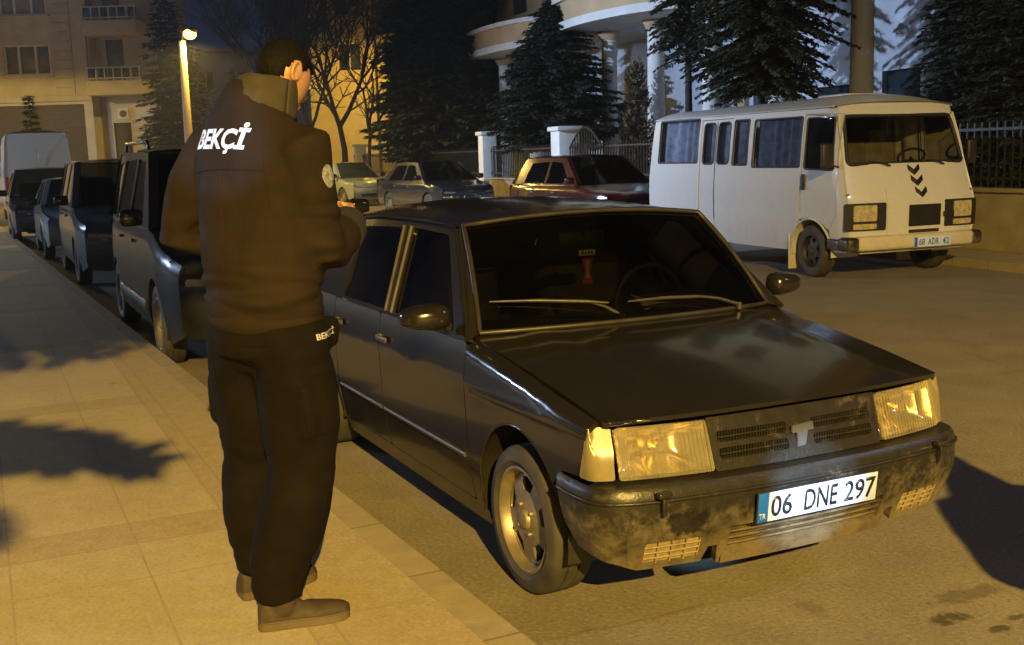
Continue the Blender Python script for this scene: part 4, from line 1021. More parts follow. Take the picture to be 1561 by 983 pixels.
        wi = obj('window', panel([wp], bmap(sg, .02), .3, (0, sg, 0), 0), M['sideglass'], cdo)
        obj('rubber', tube([bmap(sg, .004)(*p) for p in wp+[wp[0]]], .013, 6, False), M['seal'], wi)
        obj('door_handle', boxes(((-.13, sg*.995, 1.20), (.05, .03, .16), .012), ((-.13, sg*1.00, 1.11), (.06, .03, .05), .01)), M['black'], cdo)
        for w in wins:
            wi = obj('window', panel([rrect(*w, .03)], bmap(sg, .022), .3, (0, sg, 0), 0), M['busglass'], root)
            obj('rubber', tube([bmap(sg, .002)(*p) for p in rrect(*w, .03) + [rrect(*w, .03)[0]]], .013, 6, False), M['seal'], wi)
        for x0, x1 in ((-3.9, -2.73), (-2.6, -1.9), (-1.8, -1.43), (-1.31, -.25)):
            obj('curtain', grid(lambda u, v: (x0+(x1-x0)*u, sg*(yp(1.35+.66*v)-.085+.026*math.sin(u*(x1-x0)*26+2.2*math.sin(u*7+x0*3)+x0)), 1.33+.72*v), max(12, int(40*(x1-x0))), 3, (0, sg, 0)), M['curtain'], root)
        obj('mudflap', box((-.44, sg*.86, .30), (.025, .24, .46), .006), M['busbump'], root)
        mi = boxes(((.47, sg*1.10, 1.50), (.06, .15, .30), .025)); join(mi, tube([(.50, sg*.93, 1.36), (.52, sg*1.03, 1.38), (.47, sg*1.08, 1.42)], .012, 6)); obj('side_mirror', mi, M['seal'], root)
        # lamps
        hs = panel([rrect(sg*.715-.275, .600, sg*.715+.275, .93, .02)], fmap(-.012), .12, (1, 0, 0), .03)
        ho = obj('headlight', hs, M['black'], root)
        c = sg*.735
        obj('lens', panel([rrect(c-.155, .715, c+.155, .905, .02)], fmap(-.022), .1, (1, 0, 0), .012), M['lamplens'], ho)
        obj('lens', panel([rrect(c-.155, .620, c+.155, .685, .015)], fmap(-.022), .1, (1, 0, 0), .012), M['lamplens'], ho)
        obj('turn_lamp', box((fx(1.02)-.02, sg*.925, 1.03), (.03, .05, .035), .008), M['amber'], root)
        wheel(root, (0, sg*.875, .325), .325, .19, .205, M['rubber'], M['alloydark'], M['rubber'], sg, 6, R(-6) )
        wheel(root, (-2.85, sg*.875, .325), .325, .19, .205, M['rubber'], M['alloydark'], M['rubber'], sg, 6)
    ws_ = obj('windscreen', panel([hole], fmap(.012), .2, (1, 0, 0), 0), M['busfront'], root)
    obj('rubber', tube([fmap(.0)(*p) for p in hole+[hole[0]]], .024, 8, False), M['black'], ws_)
    for y in (-.30, .52):
        obj('wiper', tube([fmap(-.03)(y, 1.36), fmap(-.045)(y-.12, 1.40), fmap(-.03)(y-.30, 1.425)], [.012, .010, .006], 6), M['black'], root)
    # nose details
    obj('engine_hatch', panel([rpoly([(-.42, .53), (.62, .53), (.62, 1.10), (-.42, 1.10)], .02)], fmap(-.010), .12, (1, 0, 0), .012), W_, root)
    g_ = panel([rrect(-.105, .625, .375, .885, .012)], fmap(-.016), .1, (1, 0, 0), .008)
    for k in range(11): join(g_, tube([fmap(-.022)(y, .635+.024*k) for y in (-.10, .135, .37)], .005, 5))
    obj('grille', g_, M['black'], root)
    obj('lower_vent', panel([rrect(-.10, .545, .36, .585, .008)], fmap(-.016), .1, (1, 0, 0), .008), M['seal'], root)
    bd = boxes(*[((fx(.76)+.07, .455+.045*k, .755), (.010, .030, .040), .004) for k in range(3)]); join(bd, box((fx(.76)+.064, .50, .755), (.008, .17, .065), .004)); obj('badge', bd, M['black'], root)
    Mf = Matrix(((0, 0, 1, 0), (1, 0, 0, 0), (0, 1, 0, 0), (0, 0, 0, 1)))
    for z, y in ((1.305, .055), (1.175, .075), (1.035, .105)):
        ch = prism([(-.085, .065), (0, -.002), (.085, .065), (.085, .0), (0, -.065), (-.085, .0)], .006)
        sl = (fx(z+.05)-fx(z-.05))/.10
        for v in ch.verts:
            w = v.co.z; v.co = Vector(fmap(-.011-w)(y+v.co.x, z+v.co.y))
        obj('chevron', ch, M['black'], root)
    bp = boxes(((.745, 0, .450), (.13, 1.72, .175), .035)); 
    bo = obj('bumper', bp, M['busbump'], root)
    for sg in (-1, 1): obj('bumper_end', boxes(((.69, sg*.93, .450), (.22, .17, .165), .04), ((.50, sg*.985, .44), (.25, .06, .13), .02)), M['bumper'], bo)
    obj('step_valance', box((.60, 0, .345), (.2, 1.55, .05), .015), M['busbump'], root)
    pe = obj('number_plate', box((0, 0, 0), (.004, .56, .125), .001), M['plate'], root); pe.location = (.815, .215, .435)
    obj('plate_band', box((.0025, -.255, 0), (.002, .045, .115)), M['plateblue'], pe)
    for s, yc, w in (('68', -.165, .09), ('ADR', .01, .17), ('42', .20, .10)):
        b = text_bm(s, w, .078, ext=.001, bold=.015); b.transform(Matrix.Translation((.0025, yc, 0)) @ Mf); obj('lettering', b, M['plateink2'], pe)
    # cabin
    obj('dashboard', box((.18, 0, 1.22), (.5, 1.7, .28), .06), M['dark'], root)
    for y in (-.58, .10, .58):
        st = obj('cab_seat', boxes(((-.42, y, .98), (.5, .52, .16), .05), ((-.66, y, 1.33), (.14, .50, .66), .05)), M['seat'], root)
        obj('headrest', box((-.68, y, 1.72), (.10, .26, .18), .04), M['seat'] if y != .10 else M['dark'], st)
    sw = tube([(.02+.05*math.sin(a), .55+.21*math.cos(a), 1.45+.10*math.sin(a)) for a in [2*math.pi*i/20 for i in range(21)]], .016, 6, False)
    join(sw, tube([(.0, .55, 1.44), (.2, .55, 1.25)], .02, 6)); obj('steering_wheel', sw, M['black'], root)
    obj('cabin_partition', box((-.95, .2, 1.55), (.03, 1.3, .9)), M['dark'], root)
    return root
M['lamplens'] = m_plain('yellow_lamp_glass', (.42, .36, .20), .12, var=.35, scale=22)
M['plateink2'] = m_plain('plate_ink_faded', (.10, .12, .22), .5)
bus = build_bus()
# ---------------------------------------------------------------- the other parked vehicles
def simple_car(name, label, cat, group, at, rz, paint, fo=.85, wb=2.55, ro=.80, hw=.86, rw=.62, sill=.22, belt=.92, hood=.82, cowl=-.25, rf=-.85, rr=-2.6, rb=-3.2, roof=1.46, tail=.95, wr=.31, rails=False, van=False, windows=None, glassmat=None, lamp=None, clad=None):
    root = empty(name, at, rz, label, cat, group); e_ = -wb-ro; gl = glassmat or M['glass']
    zp = spl([sill, .45, .72, belt], [hw-.035, hw-.004, hw, hw-.025]); xf = fo-.19; tp = spl([e_, e_+.5, -wb+.3, .1, fo-.5, xf, fo], [.92, .98, 1, 1, .975, .89, .80])
    hz = spl([cowl-.1, cowl+.35, fo-.18, fo], [belt+.02, (belt+hood)/2+.02, hood, hood-.08])
    def top(x): return min(belt, hz(x)) if x > cowl else (belt if x > rb else belt+(tail-belt)*min(1, (rb-x)/.4))
    def side_y(x, z):
        d = top(x)-z; return zp(min(z, belt))*tp(x) - (.030*(1-max(0, d)/.10)**2 if d < .10 else 0)
    sm = lambda sg: (lambda x, z: (x, sg*side_y(x, z), z))
    gy = lambda z: (hw-.03) + (rw-hw+.03)*max(0, (z-belt))/(roof-.06-belt)
    gm = lambda sg, off=0: (lambda x, z: (x, sg*(gy(z)-off)*(tp(x) if x < -1 else 1), z))
    ar = wr+.05; b = bmesh.new()
    for sg in (-1, 1):
        xs = [cowl-.1+(xf-cowl+.1)*i/6 for i in range(7)]
        out = [(x, top(x)-.004) for x in [e_+.02, e_+.4, rb, (rb+cowl)/2] + xs]
        lo = [(xf, .55), (xf-.02, .30), (ar+.06, sill)] + arc(0, wr, ar, -8, 188, 14) + arc(-wb, wr, ar, -8, 188, 14) + [(-wb-ar-.05, sill+.02), (e_+.04, .32), (e_, .6)]
        join(b, panel([out+lo], sm(sg), .16, (0, sg, 0), .03, vstep=.05))
        for cx_ in (0, -wb):
            join(b, grid(lambda u, v: (cx_+(ar+.004)*math.cos(R(-10+200*u)), sg*(hw-.03-.3*v), wr+(ar+.004)*math.sin(R(-10+200*u))), 16, 1), mat=1)
        fr = [(cowl+.02, belt-.01), (rf, roof-.06), ((rf+rr)/2, roof-.045), (rr, roof-.065), (rb, belt-.01)]
        W_ = []
        for w in windows: W_.append(rpoly(w, .04))
        join(b, panel([fr]+W_, gm(sg), .25, (0, sg, 0), .02))
        join(b, grid(lambda u, v: Vector((cowl+(rf-cowl)*v, sg*(gy(belt+(roof-.06-belt)*v)-.09*u), belt+(roof-.055-belt)*v+.018*u)), 2, 6, (1, sg, 0)))
    fc = spl([-1, -.5, 0, .5, 1], [.22, .05, 0, .05, .22])
    join(b, grid(lambda u, v: (cowl+.02+(fo-.02-cowl)*v-fc(2*u-1)*v, (hw-.055)*tp(min(cowl+(fo-cowl)*v, xf))*(2*u-1), hz(cowl+.02+(fo-.02-cowl)*v)+.03*(1-(2*u-1)**2)*(1-.5*v)), 20, 10, (0, 0, 1)))
    join(b, grid(lambda u, v: (fo-fc(2*u-1)-.05*v*v+.09*math.sin(math.pi*v), hw*.885*(2*u-1)*(1+.01*math.sin(math.pi*v)), hood-.08+(.28-hood+.08)*v), 20, 10, (1, 0, 0)))
    join(b, grid(lambda u, v: (rf+.02+(rr-rf-.04)*v, rw*(2*u-1), roof-.055+.055*(1-abs(2*u-1)**2.4)*(1-.5*(2*v-1)**4)), 12, 10, (0, 0, 1)))
    if rb > e_+.15: join(b, grid(lambda u, v: (rb+(e_-rb)*v, (hw-.05)*tp(rb+(e_-rb)*v)*(2*u-1), belt+(tail-belt)*v+.025*(1-(2*u-1)**2)), 10, 6, (0, 0, 1)))
    join(b, grid(lambda u, v: (e_-.03*math.sin(math.pi*v), hw*.92*(2*u-1), tail-.005+(.30-tail)*v), 10, 8, (-1, 0, 0)))
    join(b, box(((fo+e_)/2, 0, sill+.10), (fo-e_-.4, hw*1.3, .16)), mat=1)
    obj('body', b, [paint, M['black']], root)
    for sg in (-1, 1):
        for w in windows: obj('window', panel([rpoly(w, .04)], gm(sg, .012), .4, (0, sg, 0), 0), gl, root)
        c = bmesh.new(); mb = box((cowl-.10, sg*(hw+.09), belt+.10), (.11, .19, .14), .04); obj('side_mirror', mb, M['blackgloss'] if paint is not M['red'] else paint, root)
        lm = panel([rpoly([(sg*(hw*.86-.02), hood-.10), (sg*(hw*.50), hood-.12), (sg*(hw*.52), hood-.24), (sg*(hw*.86-.01), hood-.22)], .03)], lambda y, z: (fo-fc(y/(hw*.88))+.045, y, z), .1, (1, 0, 0), .04); obj('headlight', lm, lamp or M['darklamp'], root)
        tl = box((e_-.015, sg*(hw*.80), tail-.22), (.05, .18, .24), .02); obj('tail_light', tl, M['redlens'], root)
        for cx_ in (0, -wb): wheel(root, (cx_, sg*(hw-.11), wr), wr, .19, wr*.66, M['rubber'], M['alloy'], M['rubber'], sg, 5)
        [obj('door_handle', box((x, sg*(hw+.002), belt-.14), (.16, .02, .03), .006), M['trim'], root) for x in (cowl-.95, cowl-1.85)]
        if clad: obj('side_moulding', tube([(-.42, sg*(hw+.004), .44), (-1.2, sg*(hw+.006), .44), (-wb+.42, sg*(hw+.004), .44)], (.012, .05), 8, True, (0, 0, 1)), clad, root)
        if rails:
            rl = tube([(rf-.25, sg*(rw-.04), roof-.02), (rf-.32, sg*(rw-.04), roof+.045), (rr+.4, sg*(rw-.04), roof+.05), (rr+.3, sg*(rw-.04), roof-.02)], .016, 8); obj('roof_rail', rl, M['chrome'], root)
    obj('windscreen', grid(lambda u, v: (cowl+.02+(rf-cowl)*v+.05*(1-(2*u-1)**2), (gy(belt+(roof-.06-belt)*v)-.085)*(2*u-1), belt+.005+(roof-.05-belt)*v+.02*(1-(2*u-1)**2)), 10, 6, (1, 0, 1)), gl, root)
    obj('rear_window', grid(lambda u, v: (rr+(rb-rr)*v-.03*(1-(2*u-1)**2), (rw+(hw-.03-rw)*v-.02)*(2*u-1), roof-.06+(belt-roof+.06)*v+.01), 8, 5, (-1, 0, .5)), gl, root)
    obj('grille', panel([rrect(-hw*.46, hood-.25, hw*.46, hood-.13, .02)], lambda y, z: (fo-fc(y/(hw*.88))+.045, y, z), .2, (1, 0, 0), .03), M['black'], root)
    obj('bumper_intake', panel([rrect(-hw*.62, .32, hw*.62, .46, .03)], lambda y, z: (fo-fc(y/(hw*.88))+.055, y, z), .2, (1, 0, 0), .03), M['black'], root)
    obj('number_plate', box((fo+.05, 0, .50), (.012, .50, .11), .002), M['plate'], root)
    [obj('seat', box((cowl-.95-k*.95, y, belt-.02), (.13, .46, .62), .05), M['seatdark'], root) for k in (0, 1) for y in (-.36, .36)]; obj('dashboard', box((cowl-.30, 0, belt-.10), (.35, 1.3, .14), .04), M['seatdark'], root)
    return root
KERBROW = 'cars parked along the near kerb'; FARROW = 'cars parked along the far kerb'
def at_kerb(s, t=0): return street(s, KB(s)+t)
mpvw = [[(-.62, 1.14), (-1.02, 1.66), (-1.50, 1.69), (-1.52, 1.12)], [(-1.62, 1.12), (-1.60, 1.69), (-2.45, 1.68), (-2.50, 1.12)], [(-2.60, 1.13), (-2.56, 1.67), (-3.05, 1.64), (-3.15, 1.14)]]
simple_car('parked_van_car', 'tall dark grey people carrier with roof rails parked right behind the black saloon', 'people carrier', KERBROW, at_kerb(-5.75, .88), SRZ, M['greypaint'],
           fo=.90, wb=2.7, ro=.75, hw=.90, rw=.72, belt=1.10, hood=.86, cowl=-.20, rf=-.95, rr=-3.15, rb=-3.38, roof=1.80, tail=1.06, wr=.33, rails=True, windows=mpvw, clad=M['trim'], glassmat=M['glass'])
simple_car('parked_van_car', 'silver sided people carrier with black windscreen and nose, second behind the black saloon', 'people carrier', KERBROW, at_kerb(-12.9, 1.02), SRZ, M['silver'],
           fo=.88, wb=2.7, ro=.75, hw=.90, rw=.72, belt=1.08, hood=.85, cowl=-.20, rf=-.95, rr=-3.15, rb=-3.38, roof=1.76, tail=1.04, wr=.32, windows=mpvw)
hatchw = [[(-.62, .97), (-1.12, 1.37), (-1.55, 1.39), (-1.58, .96)], [(-1.66, .96), (-1.63, 1.39), (-2.40, 1.36), (-2.55, .97)]]
simple_car('parked_hatchback', 'white hatchback tucked between the silver people carrier and the dark car near the van', 'car', KERBROW, at_kerb(-18.3, .98), SRZ, M['whitecar'],
           fo=.82, wb=2.5, ro=.70, hw=.85, rw=.63, belt=.93, hood=.76, cowl=-.28, rf=-1.0, rr=-2.7, rb=-3.12, roof=1.47, tail=.92, windows=hatchw)
simple_car('parked_off_roader', 'dark car with pale roof edge parked in front of the tall van', 'car', KERBROW, at_kerb(-23.4, .80), SRZ, M['darkcar'],
           fo=.86, wb=2.6, ro=.80, hw=.90, rw=.68, belt=1.02, hood=.86, cowl=-.25, rf=-.95, rr=-3.0, rb=-3.36, roof=1.68, tail=1.0, wr=.35, windows=[[(-.62, 1.06), (-1.05, 1.55), (-1.55, 1.57), (-1.58, 1.05)], [(-1.68, 1.05), (-1.65, 1.57), (-2.75, 1.54), (-2.9, 1.06)]])
sedw = [[(-.60, .97), (-1.10, 1.38), (-1.52, 1.40), (-1.56, .96)], [(-1.64, .96), (-1.60, 1.40), (-2.25, 1.38), (-2.62, .98)]]
simple_car('parked_sedan', 'dark blue grey car parked by the far kerb behind the red hatchback', 'car', FARROW, busf(-17.4, .18, .04), BRZ+R(9), M['bluegrey'],
           fo=.90, wb=2.6, ro=.90, hw=.88, rw=.64, belt=.95, hood=.78, cowl=-.25, rf=-1.0, rr=-2.4, rb=-3.0, roof=1.52, tail=1.0, windows=sedw)
simple_car('parked_hatchback', 'dark red hatchback parked by the far kerb behind the white minibus', 'car', FARROW, busf(-7.5, .25, .04), BRZ+R(5), M['red'],
           fo=.85, wb=2.5, ro=.75, hw=.87, rw=.65, belt=.97, hood=.80, cowl=-.26, rf=-1.0, rr=-2.7, rb=-3.14, roof=1.56, tail=.96, windows=[[(p[0], p[1]+.04) for p in w] for w in hatchw])
simple_car('parked_sedan', 'pale car farthest along the far kerb beside a white gatepost', 'car', FARROW, busf(-27.6, .1, .03), BRZ+R(14), M['whitecar'],
           fo=.90, wb=2.6, ro=.90, hw=.88, rw=.64, belt=.95, hood=.78, cowl=-.25, rf=-1.0, rr=-2.4, rb=-3.0, roof=1.54, tail=1.0, windows=sedw, glassmat=M['winglass'])
# the tall van seen from behind
def build_van():
    root = empty('delivery_van', street(-32.5, KB(-32.5)+1.30), SRZ+math.pi, 'tall white delivery van seen from behind at the far end of the kerb row', 'van')
    hw, H, L_ = .98, 2.78, 5.6
    yp = spl([.40, .8, 1.4, 2.0, 2.6, H-.06], [hw-.02, hw, hw-.005, hw-.06, hw-.12, hw-.19])
    b = bmesh.new()
    for sg in (-1, 1):
        ou = [(0, .42), (-.01, 1.2), (.06, H-.08), (4.0, H-.10), (4.75, 1.75), (5.45, 1.25), (5.6, .9), (5.58, .42), (5.05, .40)] + arc(4.6, .34, .40, 8, 172, 12) + arc(1.0, .34, .40, 8, 172, 12) + [(.55, .40)]
        win = rpoly([(3.72, 1.38), (3.76, 2.05), (4.30, 2.05), (4.70, 1.60), (4.72, 1.38)], .05)
        join(b, panel([ou, win], lambda x, z: (x, sg*yp(z)*(1-.04*max(0, x-5)), z), .25, (0, sg, 0), .03))
        obj('window', panel([win], lambda x, z: (x, sg*(yp(z)-.015), z), .4, (0, sg, 0), 0), M['winglass'], root)
    join(b, grid(lambda u, v: (-.012*math.sin(math.pi*u)+.07*max(0, v-.3)/.7, yp(.42+(H-.52)*v)*(2*u-1)*1.0, .42+(H-.50)*v), 10, 12, (-1, 0, 0)))
    join(b, grid(lambda u, v: (.055+3.95*v, (hw-.185)*(2*u-1), H-.085+.085*(1-abs(2*u-1)**3)), 10, 8, (0, 0, 1)))
    join(b, grid(lambda u, v: (4.0+1.6*v, (hw-.18+.12*v)*(2*u-1), spl([0, .47, .9, 1], [H-.09, 1.75, 1.25, .9])(v)+.02), 8, 10, (1, 0, 1)))
    join(b, grid(lambda u, v: (5.6, (hw-.05)*(2*u-1), .42+.5*v), 6, 4, (1, 0, 0)))
    obj('body', b, M['vanwhite'], root)
    obj('rear_bumper', box((-.05, 0, .50), (.14, 1.86, .20), .04), M['vanwhite'], root)
    obj('door_seam', boxes(((-.014, 0, 1.40), (.012, .014, 1.7))), M['trim'], root)
    obj('plate_recess', boxes(((-.012, -.05, 1.13), (.02, 1.05, .05), .008)), M['trim'], root)
    obj('number_plate', box((-.02, .55, .78), (.012, .5, .11), .002), M['plate'], root)
    for sg in (-1, 1):
        obj('tail_light', box((-.005, sg*.90, 1.12), (.04, .09, .60), .015), M['redlens'], root)
        for x in (1.0, 4.6): wheel(root, (x, sg*(hw-.12), .34), .34, .2, .22, M['rubber'], M['alloydark'], M['rubber'], sg, 5)
        mi = box((4.6, sg*(hw+.16), 1.55), (.1, .22, .32), .04); obj('side_mirror', mi, M['black'], root)
    return root
build_van()
# ---------------------------------------------------------------- buildings, walls, fence
def in_bus(o): o.location = BUS_AT; o.rotation_euler = (0, 0, BRZ); return o
def wall_panel(x0, x1, z0, z1, holes, y, t, mapf):
    """vertical wall sheet with openings and reveals"""
    return panel([[(x0, z0), (x1, z0), (x1, z1), (x0, z1)]] + [[(a, c), (b, c), (b, d), (a, d)] for a, c, b, d in holes], mapf, 3.0, (0, -1, 0), t)
def apartment():
    Y = 57.0
    r = empty('apartment_building', (-24.0, Y, 0), 0, 'cream apartment building with balconies at the left, behind the parked van', 'building')
    X = lambda x: x+24.0
    f = lambda u, v: (u, 0, v)
    win = []
    for k in range(3):
        z = 6.35+2.95*k; win += [(X(-25.2), z, X(-22.85), z+1.5)]
    win += [(X(-26.6), 2.0, X(-21.35), 4.85)]
    b = wall_panel(X(-30), X(-20.95), 0, 14, win, 0, .25, f)
    for x in (-27.0, -22.2):                                       # quoin strips
        for k in range(19): join(b, box((X(x)-.0+.35*(0), -.03, 5.45+.46*k), (.95, .06, .42), .015))
    join(b, box((X(-25.4), -.05, 5.15), (9.0, .14, .30), .03))
    join(b, box((X(-21.1), -.06, 2.6), (.45, .16, 4.8), .02))
    # recessed bay with the balconies
    join(b, panel([[(X(-20.95), 0), (X(-17.9), 0), (X(-17.9), 14), (X(-20.95), 14)], *[[(X(-20.4), 6.0+2.95*k), (X(-19.5), 6.0+2.95*k), (X(-19.5), 8.1+2.95*k), (X(-20.4), 8.1+2.95*k)] for k in range(3)], [(X(-20.3), .2), (X(-19.4), .2), (X(-19.4), 3.9), (X(-20.3), 3.9)]], lambda u, v: (u, 1.0, v), 3.0, (0, -1, 0), .2))
    join(b, box((X(-20.95), .5, 7.0), (.12, 1.0, 14)))
    join(b, box((X(-17.9), 4, 7.0), (.12, 6.0, 14)))
    obj('wall', b, M['stone'], r, smooth=False)
    for a, c, d, e in win[:3]:
        fr = obj('window', box(((a+d)/2, .16, (c+e)/2), (d-a, .04, e-c)), M['curtainwin'], r)
        fb = boxes(((a+.04, .10, (c+e)/2), (.10, .08, e-c), .0), ((d-.04, .10, (c+e)/2), (.10, .08, e-c), .0))
        for x in (a+.75, d-.75): join(fb, box((x, .10, (c+e)/2), (.12, .08, e-c)))
        join(fb, box(((a+d)/2, .10, e-.04), (d-a-.2, .075, .09))); join(fb, box(((a+d)/2, .10, c+.04), (d-a-.2, .075, .09)))
        obj('window_frame', fb, M['whitewall'], fr, smooth=False); obj('sill', box(((a+d)/2, -.06, c-.06), (d-a+.3, .2, .09), .01), M['stone'], fr)
    a, c, d, e = win[3]
    sh = box(((a+d)/2, .18, (c+e)/2), (d-a, .05, e-c))
    for k in range(28): join(sh, box(((a+d)/2, .145, c+.05+.1*k), (d-a-.02, .02, .085), .006))
    obj('shutter', sh, M['darkwall'], r)
    for k in range(3):
        z = 5.25+2.95*k
        sl = obj('balcony', box((X(-19.55), .25, z+.32), (2.75, 1.9, .72), .04), M['stone'], r)
        rb = boxes(((X(-19.55), -.60, z+1.32), (2.7, .05, .06)), ((X(-19.55), -.60, z+.80), (2.7, .05, .05)))
        for q in range(7): join(rb, box((X(-20.85)+.433*q, -.60, z+1.0), (.05, .05, .62)))
        obj('railing', rb, M['whitewall'], sl, smooth=False)
        for q in (0, 1, 3, 4): obj('railing_panel', box((X(-20.63)+.433*q*1.3, -.585, z+1.05), (.40, .015, .46)), M['winglass'], sl)
        obj('window', box((X(-19.95), 1.15, 7.05+2.95*k), (.9, .04, 2.1)), M['curtainwin'], r)
    obj('door', box((X(-19.85), 1.15, 2.05), (.9, .05, 3.7)), M['darkwall'], r)
    sg = boxes(((X(-19.75), .96, 4.35), (.55, .06, .55), .02)); obj('wall_unit', sg, M['whitewall'], r); obj('fan_cover', lathe([(.001, -.04), (.16, -.04), (.18, 0)], 16, 'Y').copy() if False else (lambda q: (q.transform(Matrix.Translation((X(-19.75), .93, 4.35))), q)[1])(lathe([(.001, -.02), (.17, -.02), (.19, .01)], 16, 'Y')), M['darkwall'], r)
apartment()
def block(name, label, at, w, d, h, mat, holes, glass, roofm, sills=True):
    r = empty(name, at, 0, label, 'building')
    b = wall_panel(-w/2, w/2, 0, h, holes, 0, .2, lambda u, v: (u, 0, v))
    join(b, box((-w/2, d/2+.01, h/2), (.2, d, h))); join(b, box((w/2, d/2+.01, h/2), (.2, d, h))); join(b, box((0, d, h/2), (w, .2, h)))
    obj('wall', b, mat, r, smooth=False)
    obj('roof', box((0, d/2-.2, h+.15), (w+.6, d+.8, .3), .03), roofm, r)
    for a, c, e, f in holes:
        q = obj('window', box(((a+e)/2, .14, (c+f)/2), (e-a, .04, f-c)), glass, r)
        fb = boxes((((a+e)/2, .09, (c+f)/2), (.07, .06, f-c))); join(fb, box(((a+e)/2, .09, f-.04), (e-a, .06, .08))); obj('window_frame', fb, M['whitewall'], q, smooth=False)
    return r
block('yellow_house', 'yellow rendered house glimpsed through the bare tree', (-6.6, 63, 0), 8.4, 8, 14, M['yellowwall'], [(-2.6+2.6*i, 6.6+3*k, -1.4+2.6*i, 8.1+3*k) for i in range(3) for k in range(2)], M['winglass'], M['whitewall'])
block('distant_house', 'small pale house far off between the street lamp and the guard', (-22.6, 92, 0), 6.2, 8, 10.6, M['palewall'], [(-.2, 7.6, 1.6, 9.2), (-2.4, 7.6, -1.2, 9.2)], M['winglass'], M['whitewall'])
# the columned building on the right (frame of the minibus: x along the street, y away from it)
def colonnade():
    r = in_bus(empty('columned_building', (0, 0, 0), 0, 'pale building with tall round columns carrying a curved balcony, behind the spruces', 'building'))
    yw, yc, z0, z1 = 7.2, 5.15, .11, 5.05
    fm = lambda u, v: (u, yw, v)
    holes = [(-13.6, .3, -12.0, 3.2), (-10.9, 1.2, -9.6, 3.0), (-8.6, .3, -7.4, 3.2), (-21.5, 1.2, -19.9, 3.2), (-26, 1.2, -24.4, 3.2)]
    w = wall_panel(-32, -4.9, z0, 5.1, holes, yw, .2, fm)
    join(w, box((-4.86, 10.2, 4.5), (.16, 6.0, 9)))
    obj('wall', w, M['palewall'], r, smooth=False)
    up = wall_panel(-32, -4.9, 5.52, 13, [(-30+3.0*k, 6.6, -28.4+3.0*k, 8.6) for k in range(8)] + [(-30+3.0*k, 9.9, -28.4+3.0*k, 11.9) for k in range(8)], 5.6, .2, lambda u, v: (u, 5.7, v))
    join(up, box((-4.86, 6.5, 9.2), (.16, 1.7, 7.4)))
    obj('upper_wall', up, M['stone2'], r, smooth=False)
    for k in range(8):
        for z in (6.6, 9.9): obj('window', box((-29.2+3.0*k, 5.86, z+1), (1.6, .04, 2.0)), M['winglass'], r)
    for a, c, b, d in holes: obj('window', box(((a+b)/2, yw+.16, (c+d)/2), (b-a, .04, d-c)), M['winglass'], r)
    # slab with a bowed front between the columns
    xs = [-32+27.1*i/120 for i in range(121)]
    def fy(x): return 4.72-1.25*max(0, 1-((x+16.5)/3.6)**2)**.5 - (.9*max(0, 1-((x+25)/3.4)**2)**.5)
    pl = [(x, fy(x)) for x in xs] + [(-4.9, yw), (-32, yw)]
    sl = prism(pl, .22, Matrix.Translation((0, 0, z1)))
    obj('slab', sl, M['whitewall'], r)
    pl2 = [(x, fy(x)+.10) for x in xs] + [(x, fy(x)+.30) for x in reversed(xs)]
    obj('balcony_parapet', prism(pl2, .55, Matrix.Translation((0, 0, z1+.22))), M['orangewall'], r)
    pl3 = [(x, fy(x)-.06) for x in xs] + [(x, fy(x)+.34) for x in reversed(xs)]
    obj('parapet_cap', prism(pl3, .14, Matrix.Translation((0, 0, z1+.77))), M['whitewall'], r)
    for x in (-29.1, -26.3, -23.5, -20.7, -17.87, -15.1, -12.3, -9.5, -6.73):
        c = obj('column', lathe([(.235, .11), (.235, 2.0), (.215, 5.05)], 24, 'Z'), M['whitewall'], r); 
        for v in c.data.vertices: v.co.x += x; v.co.y += yc
        cp = lathe([(.22, 4.80), (.27, 4.84), (.30, 4.94), (.34, 4.97), (.34, 5.04)], 24, 'Z'); bs = lathe([(.34, .11), (.34, .25), (.28, .36), (.24, .42)], 24, 'Z')
        for q, nm in ((cp, 'capital'), (bs, 'base')): q.transform(Matrix.Translation((x, yc, 0))); obj(nm, q, M['orangewall'], c)
    for x in (-14.0, -5.3, -22.2):
        obj('pilaster', box((x, yw-.08, 2.6), (.42, .16, 4.95), .02), M['orangewall'], r)
colonnade()
def garden_wall():
    r = in_bus(empty('railing_fence', (0, 0, 0), 0, 'low rendered wall topped with dark iron bars along the far pavement', 'fence'))
    Y = 2.45
    lw = boxes(((-16, Y, .51), (46, .22, .82), .02)); join(lw, box((-16, Y, .94), (46, .30, .06), .015)); obj('low_wall', lw, M['stucco'], r)
    br = boxes(((-16, Y, 1.10), (46, .03, .04)), ((-16, Y, 1.78), (46, .03, .04)))
    for k in range(330): join(br, box((6.9-.139*k, Y, 1.43), (.020, .020, .90)))
    obj('iron_bars', br, M['iron'], r, smooth=False)
garden_wall()
def gatepost(x, h, label, w=.42):
    r = in_bus(empty('gatepost', (0, 0, 0), 0, label, 'gatepost', 'white gateposts of the far fence'))
    obj('shaft', box((x, 2.42, .11+h/2), (w, w+.04, h), .015), M['whitewall'], r)
    obj('cap', box((x, 2.42, .11+h+.05), (w+.14, w+.18, .12), .03), M['whitewall'], r)
gatepost(-20.9, 2.15, 'tall white gatepost standing between the red hatchback and the dark blue grey car')
gatepost(-37.5, 2.1, 'white gatepost farthest away, beside the pale car')
gatepost(-15.0, 2.1, 'white gatepost above the roof of the red hatchback, next to the iron gate', .55)
